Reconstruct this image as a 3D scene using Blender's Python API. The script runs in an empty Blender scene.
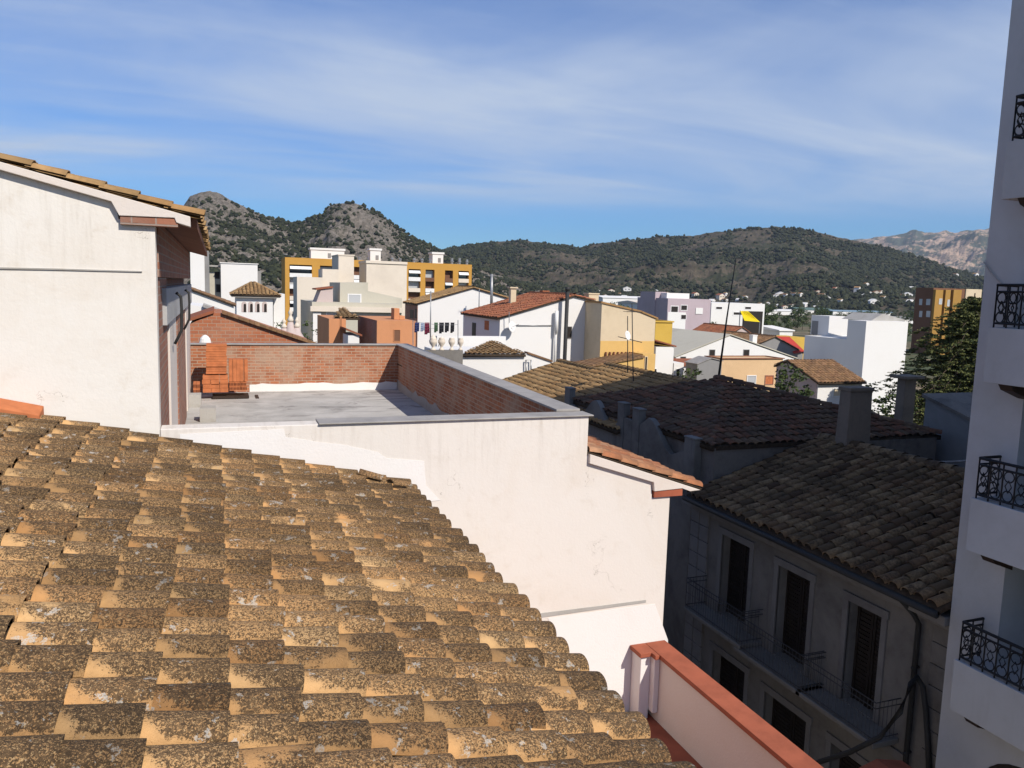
import bpy, math, random
import numpy as np
from mathutils import Vector, Matrix, noise
random.seed(7); np.random.seed(7)
SC = bpy.context.scene
COL = SC.collection
R = math.radians
GZ = -14.2                      # street level; the camera is the origin of height

# ------------------------------------------------------------------ camera
F = 790.0; CX, CY = 512, 384
YAW = math.atan(297/790.); PITCH = math.atan(95/790.); ROLL = 0.03
fw = Vector((math.sin(YAW)*math.cos(PITCH), math.cos(YAW)*math.cos(PITCH), -math.sin(PITCH)))
rt0 = Vector((math.cos(YAW), -math.sin(YAW), 0)); up0 = rt0.cross(fw)
rt = math.cos(ROLL)*rt0 + math.sin(ROLL)*up0
up = -math.sin(ROLL)*rt0 + math.cos(ROLL)*up0
cam = bpy.data.cameras.new('camera'); camo = bpy.data.objects.new('camera', cam); COL.objects.link(camo)
cam.sensor_width = 36; cam.lens = F/1024*36; cam.clip_start = .05; cam.clip_end = 40000
camo.matrix_world = Matrix(((rt.x, up.x, -fw.x, 0), (rt.y, up.y, -fw.y, 0), (rt.z, up.z, -fw.z, 0), (0, 0, 0, 1)))
SC.camera = camo
SC.render.resolution_x, SC.render.resolution_y = 1024, 768
SC.view_settings.view_transform = 'Standard'; SC.view_settings.look = 'None'
SC.view_settings.gamma = 1; SC.view_settings.exposure = 0.14
try: SC.view_settings.use_curve_mapping = False
except Exception: pass

def ray(px, py): return fw + rt*((px-CX)/F) - up*((py-CY)/F)
def atY(px, py, y): d = ray(px, py); return d*(y/d.y)
def atX(px, py, x): d = ray(px, py); return d*(x/d.x)
def atD(px, py, r): d = ray(px, py); return d*(r/math.hypot(d.x, d.y))

# ------------------------------------------------------------------ sun and sky
EL, AZ = R(41), R(22)           # azimuth measured from -Y towards +X
sv = Vector((math.sin(AZ)*math.cos(EL), -math.cos(AZ)*math.cos(EL), math.sin(EL)))
sl = bpy.data.lights.new('sun', 'SUN'); sl.energy = 5.0; sl.angle = R(.53); sl.color = (1, .93, .83)
so = bpy.data.objects.new('sun', sl); COL.objects.link(so)
so.rotation_euler = sv.to_track_quat('Z', 'Y').to_euler(); so.location = sv*60
W = bpy.data.worlds.new('World'); SC.world = W; W.use_nodes = True
nt = W.node_tree; nt.nodes.clear()
def wn(t, **k):
    n = nt.nodes.new(t)
    for a, b in k.items(): setattr(n, a, b)
    return n
sky = wn('ShaderNodeTexSky', sky_type='NISHITA', sun_disc=False, sun_elevation=EL,
         sun_rotation=math.atan2(sv.x, sv.y), altitude=100, air_density=1.0, dust_density=.1, ozone_density=2.0)
tc = wn('ShaderNodeTexCoord')
sep = wn('ShaderNodeSeparateXYZ'); nt.links.new(tc.outputs['Generated'], sep.inputs[0])
def wm(op, a, b=None, clamp=False):
    n = wn('ShaderNodeMath', operation=op); n.use_clamp = clamp
    for i, v in enumerate((a, b)):
        if v is None: continue
        if isinstance(v, (int, float)): n.inputs[i].default_value = v
        else: nt.links.new(v, n.inputs[i])
    return n.outputs[0]
def wramp(x, a, b):
    n = wn('ShaderNodeMapRange', interpolation_type='SMOOTHSTEP')
    nt.links.new(x, n.inputs[0]); n.inputs[1].default_value = a; n.inputs[2].default_value = b
    return n.outputs[0]
zz = wm('ADD', sep.outputs[2], .10)
u = wm('DIVIDE', sep.outputs[0], zz); v = wm('DIVIDE', sep.outputs[1], zz)
cmb = wn('ShaderNodeCombineXYZ'); nt.links.new(u, cmb.inputs[0]); nt.links.new(v, cmb.inputs[1])
def wnoise(scale, rot, sx, sy, off, det=6, rough=.55, dist=.6):
    mp = wn('ShaderNodeMapping'); nt.links.new(cmb.outputs[0], mp.inputs[0])
    mp.inputs['Rotation'].default_value = (0, 0, R(rot)); mp.inputs['Scale'].default_value = (sx, sy, 1)
    mp.inputs['Location'].default_value = off
    n = wn('ShaderNodeTexNoise'); nt.links.new(mp.outputs[0], n.inputs['Vector'])
    n.inputs['Scale'].default_value = scale; n.inputs['Detail'].default_value = det
    n.inputs['Roughness'].default_value = rough; n.inputs['Distortion'].default_value = dist
    return n.outputs['Fac']
n1 = wramp(wnoise(.42, 12, .5, 1.2, (3.1, 1.7, 0), 5, .5), .30, .56)
n2 = wramp(wnoise(.75, 10, .8, 1.15, (1.0, 4.2, 0), 6, .56, .6), .22, .72)
n3 = wramp(wnoise(1.0, -4, .35, 3.0, (7.3, .2, 0), 7, .6, .5), .47, .72)
el_lo = wramp(sep.outputs[2], .075, .135); el_hi = wm('SUBTRACT', 1.0, wm('MULTIPLY', wramp(sep.outputs[2], .24, .42), .55))
veil = wm('ADD', .08, wm('MULTIPLY', wm('MULTIPLY', n1, wm('ADD', .30, wm('MULTIPLY', n2, .70))), .90))
veil = wm('ADD', veil, wm('MULTIPLY', n3, .14))
veil = wm('MULTIPLY', wm('MULTIPLY', wm('MULTIPLY', veil, el_lo), el_hi), .92, True)
hs = wn('ShaderNodeHueSaturation'); nt.links.new(sky.outputs[0], hs.inputs['Color'])
hs.inputs['Saturation'].default_value = 1.2; hs.inputs['Value'].default_value = 1.0
tint = wn('ShaderNodeMixRGB', blend_type='MULTIPLY'); tint.inputs[0].default_value = 1; nt.links.new(hs.outputs[0], tint.inputs[1]); tint.inputs[2].default_value = (.44, .85, 1.36, 1)
mix = wn('ShaderNodeMixRGB'); nt.links.new(veil, mix.inputs[0]); nt.links.new(tint.outputs[0], mix.inputs[1])
mix.inputs[2].default_value = (6.4, 7.4, 9.0, 1)
bg = wn('ShaderNodeBackground'); nt.links.new(mix.outputs[0], bg.inputs[0]); bg.inputs[1].default_value = .082
wo = wn('ShaderNodeOutputWorld'); nt.links.new(bg.outputs[0], wo.inputs[0])

# ------------------------------------------------------------------ materials
class G:
    """small node-graph helper"""
    def __init__(s, name):
        s.m = bpy.data.materials.new(name); s.m.use_nodes = True
        s.t = s.m.node_tree; s.b = s.t.nodes['Principled BSDF']; s.b.inputs['Roughness'].default_value = .9
        s.b.inputs['Specular IOR Level'].default_value = .25
        s.tc = s.t.nodes.new('ShaderNodeTexCoord')
    def link(s, a, b): s.t.links.new(a, b)
    def put(s, sock, v):
        if hasattr(v, 'links') or isinstance(v, bpy.types.NodeSocket): s.link(v, sock)
        elif isinstance(v, (tuple, list)): sock.default_value = tuple(v) + ((1,) if len(v) == 3 and len(sock.default_value) == 4 else ())
        else: sock.default_value = v
    def uv(s): return s.tc.outputs['UV']
    def ob(s): return s.tc.outputs['Object']
    def mapping(s, vec, scale=(1, 1, 1), loc=(0, 0, 0), rot=(0, 0, 0)):
        n = s.t.nodes.new('ShaderNodeMapping'); s.link(vec, n.inputs[0])
        n.inputs['Scale'].default_value = scale; n.inputs['Location'].default_value = loc; n.inputs['Rotation'].default_value = rot
        return n.outputs[0]
    def noise(s, vec, scale, det=4, rough=.6, dist=0, col=False):
        n = s.t.nodes.new('ShaderNodeTexNoise'); s.link(vec, n.inputs['Vector'])
        n.inputs['Scale'].default_value = scale; n.inputs['Detail'].default_value = det
        n.inputs['Roughness'].default_value = rough; n.inputs['Distortion'].default_value = dist
        return n.outputs['Color' if col else 'Fac']
    def voro(s, vec, scale, out='Distance', rnd=1.0):
        n = s.t.nodes.new('ShaderNodeTexVoronoi'); s.link(vec, n.inputs['Vector'])
        n.inputs['Scale'].default_value = scale; n.inputs['Randomness'].default_value = rnd
        return n.outputs[out]
    def ramp(s, x, a, b, lo=0, hi=1):
        n = s.t.nodes.new('ShaderNodeMapRange'); n.interpolation_type = 'SMOOTHSTEP'
        s.link(x, n.inputs[0]); n.inputs[1].default_value = a; n.inputs[2].default_value = b
        n.inputs[3].default_value = lo; n.inputs[4].default_value = hi
        return n.outputs[0]
    def mix(s, f, a, b, mode='MIX'):
        n = s.t.nodes.new('ShaderNodeMixRGB'); n.blend_type = mode
        s.put(n.inputs[0], f); s.put(n.inputs[1], a); s.put(n.inputs[2], b); return n.outputs[0]
    def math(s, op, a, b=0.0):
        n = s.t.nodes.new('ShaderNodeMath'); n.operation = op; s.put(n.inputs[0], a); s.put(n.inputs[1], b); return n.outputs[0]
    def sep(s, vec):
        n = s.t.nodes.new('ShaderNodeSeparateXYZ'); s.link(vec, n.inputs[0]); return n.outputs
    def geo(s): return s.t.nodes.new('ShaderNodeNewGeometry').outputs
    def vadd(s, a, b):
        n = s.t.nodes.new('ShaderNodeVectorMath'); n.operation = 'ADD'; s.put(n.inputs[0], a); s.put(n.inputs[1], b); return n.outputs[0]
    def bump(s, h, strength=.3, dist=.02):
        n = s.t.nodes.new('ShaderNodeBump'); n.inputs['Strength'].default_value = strength; n.inputs['Distance'].default_value = dist
        s.link(h, n.inputs['Height']); s.link(n.outputs[0], s.b.inputs['Normal'])
    def out(s, col, rough=None):
        s.put(s.b.inputs['Base Color'], col)
        if rough is not None: s.put(s.b.inputs['Roughness'], rough)
        return s.m

def plaster(name, c, dirt=.35, scale=1.0, streak=.25, dirtc=None, bump=.25):
    g = G(name); o = g.ob(); u = g.uv()
    dirt *= 1.35
    dc = dirtc or (c[0]*.62, c[1]*.58, c[2]*.52)
    a = g.ramp(g.noise(o, .55*scale, 6, .62, .4), .42, .74)
    b = g.ramp(g.noise(o, 5*scale, 5, .65), .45, .8)
    st = g.ramp(g.noise(g.mapping(u, (2.2*scale, .16*scale, 1)), 2.2, 6, .65), .52, .8)
    f = g.math('MULTIPLY', g.math('ADD', g.math('MULTIPLY', a, .6), g.math('MULTIPLY', b, .25)), dirt)
    f = g.math('MAXIMUM', f, g.math('MULTIPLY', st, streak))
    col = g.mix(f, c, dc)
    g.bump(g.noise(o, 22*scale, 5, .7), bump, .02)
    return g.out(col, .92)
def flat(name, c, rough=.7, var=.15, scale=3, metal=0):
    g = G(name); o = g.ob()
    col = g.mix(g.ramp(g.noise(o, scale, 5, .6), .3, .75), tuple(x*(1+var) for x in c), tuple(x*(1-var) for x in c))
    g.b.inputs['Metallic'].default_value = metal
    return g.out(col, rough)
def brick(name, c1, c2, mort, w=.25, h=.075, dirt=.35):
    g = G(name); u = g.uv()
    n = g.t.nodes.new('ShaderNodeTexBrick'); g.link(u, n.inputs['Vector'])
    n.inputs['Color1'].default_value = c1+(1,); n.inputs['Color2'].default_value = c2+(1,); n.inputs['Mortar'].default_value = mort+(1,)
    n.inputs['Scale'].default_value = 1; n.inputs['Mortar Size'].default_value = .012; n.inputs['Mortar Smooth'].default_value = .2
    n.inputs['Brick Width'].default_value = w; n.inputs['Row Height'].default_value = h
    d = g.ramp(g.noise(g.ob(), 1.1, 7, .68, .3), .40, .68)
    col = g.mix(g.math('MULTIPLY', d, dirt), n.outputs['Color'], mort)
    e = g.ramp(g.noise(g.mapping(u, (1, 3.2, 1)), 3.1, 5, .6), .55, .75)
    col = g.mix(g.math('MULTIPLY', e, .55), col, tuple(x*.45 for x in c1))
    g.bump(g.math('SUBTRACT', g.noise(u, 30, 4), n.outputs['Fac']), .5, .012)
    return g.out(col, .95)
def tiles(name, cols, moss, mossamt=.5, speck=0, scale=1.0):
    """clay roof tile: UV x across the barrel, y along it; colour changes from tile to tile"""
    g = G(name); o = g.ob(); u = g.uv(); geo = g.geo(); rnd = geo['Random Per Island']
    su = g.sep(u)
    cr = g.t.nodes.new('ShaderNodeValToRGB'); g.link(rnd, cr.inputs[0]); cr.color_ramp.interpolation = 'LINEAR'
    els = cr.color_ramp.elements
    for i, c in enumerate(cols):
        e = els[i] if i < 2 else els.new(i/(len(cols)-1)); e.position = i/(len(cols)-1); e.color = c+(1,)
    col = cr.outputs[0]
    col = g.mix(g.ramp(g.noise(o, 9*scale, 4, .6), .35, .75, 0, .45), col, tuple(x*.62 for x in cols[0]))
    if speck:
        off = g.math('FRACT', g.math('MULTIPLY', rnd, 37.7))
        nA = g.noise(o, 6, 4, .6); nB = g.noise(g.mapping(o, (1, 1, 1), (9, 4, 2)), 4.5, 4, .6)
        # the upper end, just out from under the next tile, and the side edge stay clean
        e_ = g.math('ADD', g.math('MULTIPLY', su[1], 1.05), g.math('MULTIPLY', g.ramp(su[0], .30, 1.0), .42))
        e_ = g.math('ADD', e_, g.math('MULTIPLY', g.math('SUBTRACT', nA, .5), 1.0)); e_ = g.math('ADD', e_, g.math('MULTIPLY', g.math('SUBTRACT', off, .5), .35))
        lip = g.ramp(e_, 1.0, 1.34, 1, 0)
        side = g.ramp(g.math('ADD', su[0], g.math('MULTIPLY', g.math('SUBTRACT', nB, .5), .5)), 1.0, .86)
        big = g.ramp(g.math('ADD', g.noise(o, 1.7, 4, .55), g.math('MULTIPLY', g.math('SUBTRACT', off, .5), .30)), .20, .30)
        dens = g.math('MULTIPLY', g.math('MULTIPLY', lip, side), big)
        fine = g.noise(o, 58, 2, .9); fine2 = g.noise(g.mapping(o, (1, 1, 1), (3, 7, 1)), 115, 2, .8)
        ff = g.math('ADD', g.math('MULTIPLY', fine, .6), g.math('MULTIPLY', fine2, .4))
        lowf = g.ramp(g.noise(o, .55, 3, .5), .35, .65, -.028, .028)
        th = g.math('SUBTRACT', g.math('SUBTRACT', .68, lowf), g.math('MULTIPLY', dens, .205))
        m = g.ramp(g.math('SUBTRACT', ff, th), -.04, .03)
        col = g.mix(g.math('MULTIPLY', dens, .42), col, (.215, .130, .062))
        tv = g.ramp(g.math('FRACT', g.math('MULTIPLY', rnd, 71.9)), 0, 1, .62, 1.16)
        lc = g.mix(g.ramp(g.noise(o, 30, 3, .7), .4, .62), moss, (.105, .066, .034))
        col = g.mix(g.math('MULTIPLY', m, .93), col, lc)
        pale = g.ramp(g.noise(o, 9, 4, .7, .2), .615, .65)
        col = g.mix(g.math('MULTIPLY', g.math('MULTIPLY', pale, g.ramp(fine2, .36, .5)), .75), col, (.42, .40, .36))
        yel = g.ramp(g.noise(g.mapping(o, (1, 1, 1), (5, 2, 1)), 55, 2, .8), .60, .66)
        col = g.mix(g.math('MULTIPLY', yel, g.math('MULTIPLY', dens, .7)), col, (.50, .34, .17))
        tvc = g.t.nodes.new('ShaderNodeCombineXYZ')
        for q in range(3): g.link(tv, tvc.inputs[q])
        col = g.mix(1.0, col, tvc.outputs[0], 'MULTIPLY')
        g.bump(g.math('ADD', g.math('MULTIPLY', ff, .8), g.noise(o, 14, 4, .7)), .7, .014)
    else:
        m = g.ramp(g.noise(o, 1.3*scale, 6, .68), .40, .66)
        m2 = g.ramp(g.noise(o, 14*scale, 3, .7), .38, .62)
        mm = g.math('MULTIPLY', g.math('ADD', g.math('MULTIPLY', m, .6), g.math('MULTIPLY', m2, .4)), mossamt)
        pr = g.ramp(g.math('FRACT', g.math('MULTIPLY', rnd, 91.3)), .82, .86, 0, .75)
        col = g.mix(g.math('MAXIMUM', mm, g.math('MULTIPLY', pr, mossamt)), col, moss)
        g.bump(g.noise(o, 24, 4, .7), .35, .012)
    return g.out(col, .95)
def glass(name, c=(.02, .025, .03)):
    g = G(name); g.b.inputs['Specular IOR Level'].default_value = .6
    return g.out(c, .12)
def concrete_floor():
    g = G('screed'); o = g.ob()
    a = g.ramp(g.noise(o, .5, 7, .66, 1.2), .38, .66)
    b = g.ramp(g.noise(g.mapping(o, (.45, 1.1, 1), (0, 0, 0), (0, 0, R(-24))), .8, 8, .75, 1.6), .50, .66)
    col = g.mix(a, (.47, .45, .42), (.36, .345, .32))
    col = g.mix(g.math('MULTIPLY', b, .75), col, (.15, .14, .13))
    col = g.mix(g.ramp(g.noise(o, 16, 4, .7), .5, .8, 0, .3), col, (.2, .19, .18))
    g.bump(g.noise(o, 9, 5, .7), .3, .02)
    return g.out(col, .85)

M = {}
M['white'] = plaster('white_render', (.68, .645, .59), .5, 1, .14, (.60, .53, .43))
M['cream_white'] = plaster('cream_render', (.64, .575, .52), .55, 1, .12, (.60, .50, .41))
def stained(name, c, top, dirtc):
    g = G(name); o = g.ob(); u = g.uv(); z = g.sep(o)[2]
    a = g.ramp(g.noise(o, .45, 7, .66, .6), .44, .70); b = g.ramp(g.noise(o, 3.2, 6, .7, .3), .50, .78); w = g.ramp(g.noise(o, .9, 5, .6, 1.0), .40, .62)
    dr = g.ramp(g.noise(g.mapping(u, (3.6, .22, 1)), 2.4, 6, .7), .46, .74)
    dr = g.math('MULTIPLY', dr, g.ramp(g.math('SUBTRACT', z, top), -1.6, .05))
    col = g.mix(g.math('MULTIPLY', a, .42), c, tuple(x*k for x, k in zip(c, (.90, .84, .77))))
    col = g.mix(g.math('MULTIPLY', g.math('MULTIPLY', b, w), .55), col, dirtc)
    col = g.mix(g.math('MULTIPLY', dr, .32), col, tuple(x*.72 for x in dirtc))
    crk = g.voro(g.vadd(g.mapping(o, (.55, .55, .55)), g.noise(o, 2.2, 4, .6, col=True)), 1.0, 'Distance')
    hair = g.t.nodes.new('ShaderNodeTexVoronoi'); hair.feature = 'DISTANCE_TO_EDGE'; g.link(g.vadd(g.mapping(o, (.5, .5, .42)), g.noise(o, 1.6, 5, .65, col=True)), hair.inputs['Vector']); hair.inputs['Scale'].default_value = .8
    h_ = g.math('MULTIPLY', g.ramp(hair.outputs['Distance'], .004, .0015), g.ramp(g.noise(o, .8, 3), .52, .6))
    col = g.mix(g.math('MULTIPLY', h_, .6), col, tuple(x*.5 for x in dirtc))
    g.bump(g.math('ADD', g.noise(o, 20, 5, .7), g.math('MULTIPLY', g.noise(o, 2.5, 4, .6), 2.0)), .14, .02)
    return g.out(col, .92)
M['party'] = stained('party_wall_render', (.665, .62, .57), 12.1, (.53, .46, .38))
M['gable'] = stained('gable_render', (.70, .665, .61), 15.0, (.54, .47, .38))
M['fresh'] = plaster('fresh_render', (.73, .705, .68), .3, 1, .05, (.60, .55, .5))
M['far_white'] = plaster('limewash', (.70, .685, .66), .22, .5, .10, (.6, .56, .5))
M['far_cream'] = plaster('cream_wash', (.66, .58, .48), .45, .4, .22, (.48, .41, .33))
M['pink'] = plaster('pinkish_render', (.50, .41, .38), .4, .7, .25)
M['grey_beige'] = plaster('grey_beige_render', (.47, .44, .36), .35, .4, .2)
M['grey'] = plaster('grey_render', (.24, .235, .23), .5, .6, .35)
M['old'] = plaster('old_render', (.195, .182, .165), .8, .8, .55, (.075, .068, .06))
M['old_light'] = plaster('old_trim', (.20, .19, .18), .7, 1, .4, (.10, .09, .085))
M['dark_stone'] = plaster('rubble_wall', (.20, .175, .15), .9, 1.6, .4, (.06, .055, .05), .8)
M['brown_stone'] = plaster('brown_stucco', (.22, .175, .135), .7, 1.2, .4, (.08, .065, .05))
M['tower'] = plaster('tower_render', (.45, .455, .465), .45, .6, .3)
M['sand'] = plaster('sand_render', (.60, .49, .34), .5, .6, .2)
M['yellow_wall'] = plaster('yellow_wash', (.62, .40, .14), .35, .7, .2)
M['mustard'] = plaster('mustard_wash', (.55, .36, .07), .3, .7, .2)
M['ochre'] = plaster('ochre_render', (.50, .265, .055), .3, .3, .15)
M['orange'] = plaster('orange_render', (.55, .25, .12), .35, .7, .15)
M['peach'] = plaster('peach_render', (.64, .44, .25), .35, .5, .15)
M['dull_ochre'] = plaster('dull_ochre_render', (.36, .20, .05), .3, .3, .15)
M['mauve'] = plaster('mauve_render', (.44, .36, .385), .3, .3, .15)
M['brown_wall'] = plaster('brown_render', (.17, .085, .05), .4, .4, .2)
M['brick'] = brick('red_brick', (.41, .15, .07), (.28, .10, .05), (.40, .29, .21), .30, .10, .8)
M['brick_side'] = brick('brown_brick', (.36, .15, .09), (.25, .11, .07), (.30, .23, .19), .30, .12, .4)
M['brick_orange'] = brick('orange_brick', (.42, .15, .07), (.33, .11, .055), (.36, .25, .18), .33, .14, .25)
M['terracotta'] = flat('hollow_clay', (.42, .14, .055), .85, .2, 4)
M['hole_shade'] = flat('clay_hole_shade', (.10, .03, .014), .9, .12, 4)  # darkened copy of the clay colour, painted shade for the brick holes
M['coping'] = flat('painted_coping', (.31, .09, .048), .8, .16, 2.5)
M['red_floor'] = flat('red_floor_paint', (.25, .07, .04), .6, .25, 1.2)
M['screed'] = concrete_floor()
M['conc'] = plaster('concrete', (.38, .365, .34), .6, 2, .3)
M['cap'] = flat('grey_cap', (.30, .28, .26), .6, .15, 3)
M['lintel'] = plaster('lintel_concrete', (.40, .40, .40), .5, 1.5, .3)
M['wood'] = flat('weathered_wood', (.22, .10, .055), .8, .25, 6)
M['dark_wood'] = flat('dark_wood', (.035, .022, .016), .6, .2, 6)
M['soffit'] = brick('soffit_boards', (.22, .10, .06), (.18, .08, .05), (.08, .04, .03), 3, .3, .2)
M['shutter'] = flat('dark_shutter', (.022, .017, .014), .6, .2, 5)
M['iron'] = flat('black_iron', (.012, .012, .013), .5, .1, 5)
M['iron_grey'] = flat('weathered_iron', (.05, .05, .052), .6, .1, 5)
M['metal'] = flat('galvanised', (.32, .32, .32), .45, .1, 5, .6)
M['pipe'] = flat('dark_pipe', (.03, .03, .03), .6, .1, 5)
M['cement_pipe'] = flat('fibre_cement', (.30, .29, .28), .9, .15, 5)
M['glass'] = glass('window_glass')
M['glass_pale'] = glass('pale_blind', (.42, .43, .44))
M['paint'] = flat('white_paint', (.70, .69, .67), .6, .05, 2)
M['near_tile'] = tiles('lichen_tile', [(.47, .265, .11), (.52, .31, .135), (.44, .225, .085), (.56, .36, .17)], (.044, .029, .017), speck=1)
M['tile_under'] = flat('tile_bed', (.05, .034, .022), .95, .3, 8)  # bed coloured extra dark to deepen the shadow gaps between tile rows
M['red_tile'] = tiles('terracotta_tile', [(.40, .155, .07), (.46, .22, .11), (.34, .115, .05), (.50, .28, .16)], (.14, .09, .06), .5)
M['old_tile'] = tiles('grey_tile', [(.23, .15, .078), (.28, .19, .10), (.165, .095, .05), (.34, .23, .125)], (.024, .018, .014), .85)
M['dark_tile'] = tiles('dark_red_tile', [(.175, .095, .055), (.24, .10, .055), (.15, .095, .06), (.22, .145, .085)], (.04, .032, .026), .8)
M['ochre_tile'] = tiles('ochre_tile', [(.40, .24, .10), (.44, .27, .12), (.35, .19, .075), (.47, .31, .15)], (.17, .115, .06), .7, scale=.6)
M['rust_tile'] = tiles('rust_tile', [(.35, .12, .055), (.41, .15, .07), (.27, .085, .045), (.38, .17, .09)], (.16, .07, .045), .6, scale=.5)
M['brown_tile'] = tiles('brown_tile', [(.27, .15, .075), (.31, .18, .09), (.21, .11, .06), (.34, .20, .11)], (.09, .06, .035), .7, scale=.6)

# ------------------------------------------------------------------ mesh builder
class MB:
    def __init__(s): s.v = []; s.f = []; s.m = []; s.u = []
    def face(s, pts, m=0, uv=None):
        i = len(s.v); s.v += [tuple(p) for p in pts]; s.f.append(tuple(range(i, i+len(pts)))); s.m.append(m); s.u.append(uv)
    def poly(s, idx, m=0, uv=None): s.f.append(tuple(idx)); s.m.append(m); s.u.append(uv)
    def hexa(s, a, m=0):
        """a: eight corners, bottom ring then top ring"""
        i = len(s.v); s.v += [tuple(p) for p in a]
        for q in ((3, 2, 1, 0), (4, 5, 6, 7), (0, 1, 5, 4), (1, 2, 6, 5), (2, 3, 7, 6), (3, 0, 4, 7)):
            s.poly([i+k for k in q], m)
    def box(s, x0, x1, y0, y1, z0, z1, m=0):
        s.hexa([(x0, y0, z0), (x1, y0, z0), (x1, y1, z0), (x0, y1, z0), (x0, y0, z1), (x1, y0, z1), (x1, y1, z1), (x0, y1, z1)], m)
    def obox(s, c, ax, ay, az, m=0):
        c = Vector(c); P = [c + ax*i + ay*j + az*k for k in (-1, 1) for (i, j) in ((-1, -1), (1, -1), (1, 1), (-1, 1))]
        s.hexa(P, m)
    def prism(s, poly, vec, m=0, ms=None):
        poly = [Vector(p) for p in poly]; vec = Vector(vec); n = len(poly); i = len(s.v)
        s.v += [tuple(p) for p in poly] + [tuple(p+vec) for p in poly]
        s.poly(list(range(i, i+n)), m); s.poly([i+n+k for k in reversed(range(n))], m)
        for k in range(n):
            j = (k+1) % n
            s.poly([i+k, i+n+k, i+n+j, i+j], m if ms is None else (ms[k] if isinstance(ms, (list, tuple)) else ms))
    def tube(s, pts, r, n=6, m=0, r1=None):
        pts = [Vector(p) for p in pts]; k = len(pts); base = len(s.v)
        for i, p in enumerate(pts):
            t = (pts[min(i+1, k-1)] - pts[max(i-1, 0)]).normalized()
            a = t.cross(Vector((0, 0, 1)) if abs(t.z) < .9 else Vector((1, 0, 0))).normalized(); b = t.cross(a)
            rr = r if r1 is None else r + (r1-r)*i/(k-1)
            for j in range(n):
                w = 2*math.pi*j/n; s.v.append(tuple(p + a*math.cos(w)*rr + b*math.sin(w)*rr))
        for i in range(k-1):
            for j in range(n):
                s.poly([base+i*n+j, base+i*n+(j+1) % n, base+(i+1)*n+(j+1) % n, base+(i+1)*n+j], m)
        s.poly([base+j for j in reversed(range(n))], m); s.poly([base+(k-1)*n+j for j in range(n)], m)
    def lathe(s, c, prof, n=12, m=0):
        c = Vector(c); base = len(s.v)
        for r, z in prof:
            for j in range(n):
                w = 2*math.pi*j/n; s.v.append((c.x+r*math.cos(w), c.y+r*math.sin(w), c.z+z))
        for i in range(len(prof)-1):
            for j in range(n):
                s.poly([base+i*n+j, base+i*n+(j+1) % n, base+(i+1)*n+(j+1) % n, base+(i+1)*n+j], m)
        s.poly([base+j for j in reversed(range(n))], m); s.poly([base+(len(prof)-1)*n+j for j in range(n)], m)
    def build(s, name, mats, parent=None, smooth=False, bevel=0):
        if not isinstance(mats, (list, tuple)): mats = [mats]
        off = WL.get(parent.name, Vector((0, 0, 0))) if parent else Vector((0, 0, 0))
        V = np.array(s.v, dtype=float).reshape(-1, 3)
        me = bpy.data.meshes.new(name)
        me.from_pydata((V - np.array(off)).tolist(), [], s.f)
        uvl = me.uv_layers.new(name='UVMap')
        co = np.zeros(len(s.f) and sum(len(f) for f in s.f)*2)
        k = 0
        for fi, f in enumerate(s.f):
            uv = s.u[fi] if fi < len(s.u) else None
            P = V[list(f)]
            if uv is None:
                n = np.cross(P[1]-P[0], P[2]-P[0]); a = np.argmax(np.abs(n))
                if a == 2: q = P[:, [0, 1]]
                elif a == 0: q = P[:, [1, 2]]
                else: q = P[:, [0, 2]]
            else: q = np.array(uv)
            co[k:k+2*len(f)] = q.reshape(-1); k += 2*len(f)
        uvl.data.foreach_set('uv', co)
        for m in mats: me.materials.append(m if isinstance(m, bpy.types.Material) else M[m])
        me.polygons.foreach_set('material_index', s.m)
        if smooth: me.polygons.foreach_set('use_smooth', [True]*len(s.f))
        me.update()
        o = bpy.data.objects.new(name, me); COL.objects.link(o)
        if parent: o.parent = parent; WL[o.name] = off
        if bevel:
            b = o.modifiers.new('bevel', 'BEVEL'); b.width = bevel; b.segments = 2; b.limit_method = 'ANGLE'; b.harden_normals = False
        return o
WL = {}
_p = MB.poly
def _poly(s, idx, m=0, uv=None):
    s.f.append(tuple(idx)); s.m.append(m); s.u.append(uv)
MB.poly = _poly
def thing(name, label, cat, loc, group=None):
    o = bpy.data.objects.new(name, None); COL.objects.link(o); o.location = loc; o.empty_display_size = .3
    o['label'] = label; o['category'] = cat
    if group: o['group'] = group
    WL[o.name] = Vector(loc); return o
def tag(o, label, cat, group=None):
    o['label'] = label; o['category'] = cat
    if group: o['group'] = group
    return o
def recentre(o):
    """put the origin of a one-mesh thing at its base"""
    n = len(o.data.vertices); a = np.zeros(n*3); o.data.vertices.foreach_get('co', a); a = a.reshape(-1, 3)
    c = np.array([(a[:, 0].min()+a[:, 0].max())/2, (a[:, 1].min()+a[:, 1].max())/2, a[:, 2].min()])
    o.data.vertices.foreach_set('co', (a-c).reshape(-1)); o.location = c; return o
def struct(mb, name, mats, smooth=False):
    o = mb.build(name, mats, None, smooth); o['kind'] = 'structure'; return o
def dup(root, loc, label=None, rz=0, sc=1):
    r = root.copy(); COL.objects.link(r); r.location = loc; r.rotation_euler = (0, 0, rz); r.scale = (sc, sc, sc)
    if label: r['label'] = label
    for ch in list(root.children):
        c = ch.copy(); COL.objects.link(c); c.parent = r
        for gch in ch.children:
            d = gch.copy(); COL.objects.link(d); d.parent = c
    return r

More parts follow.
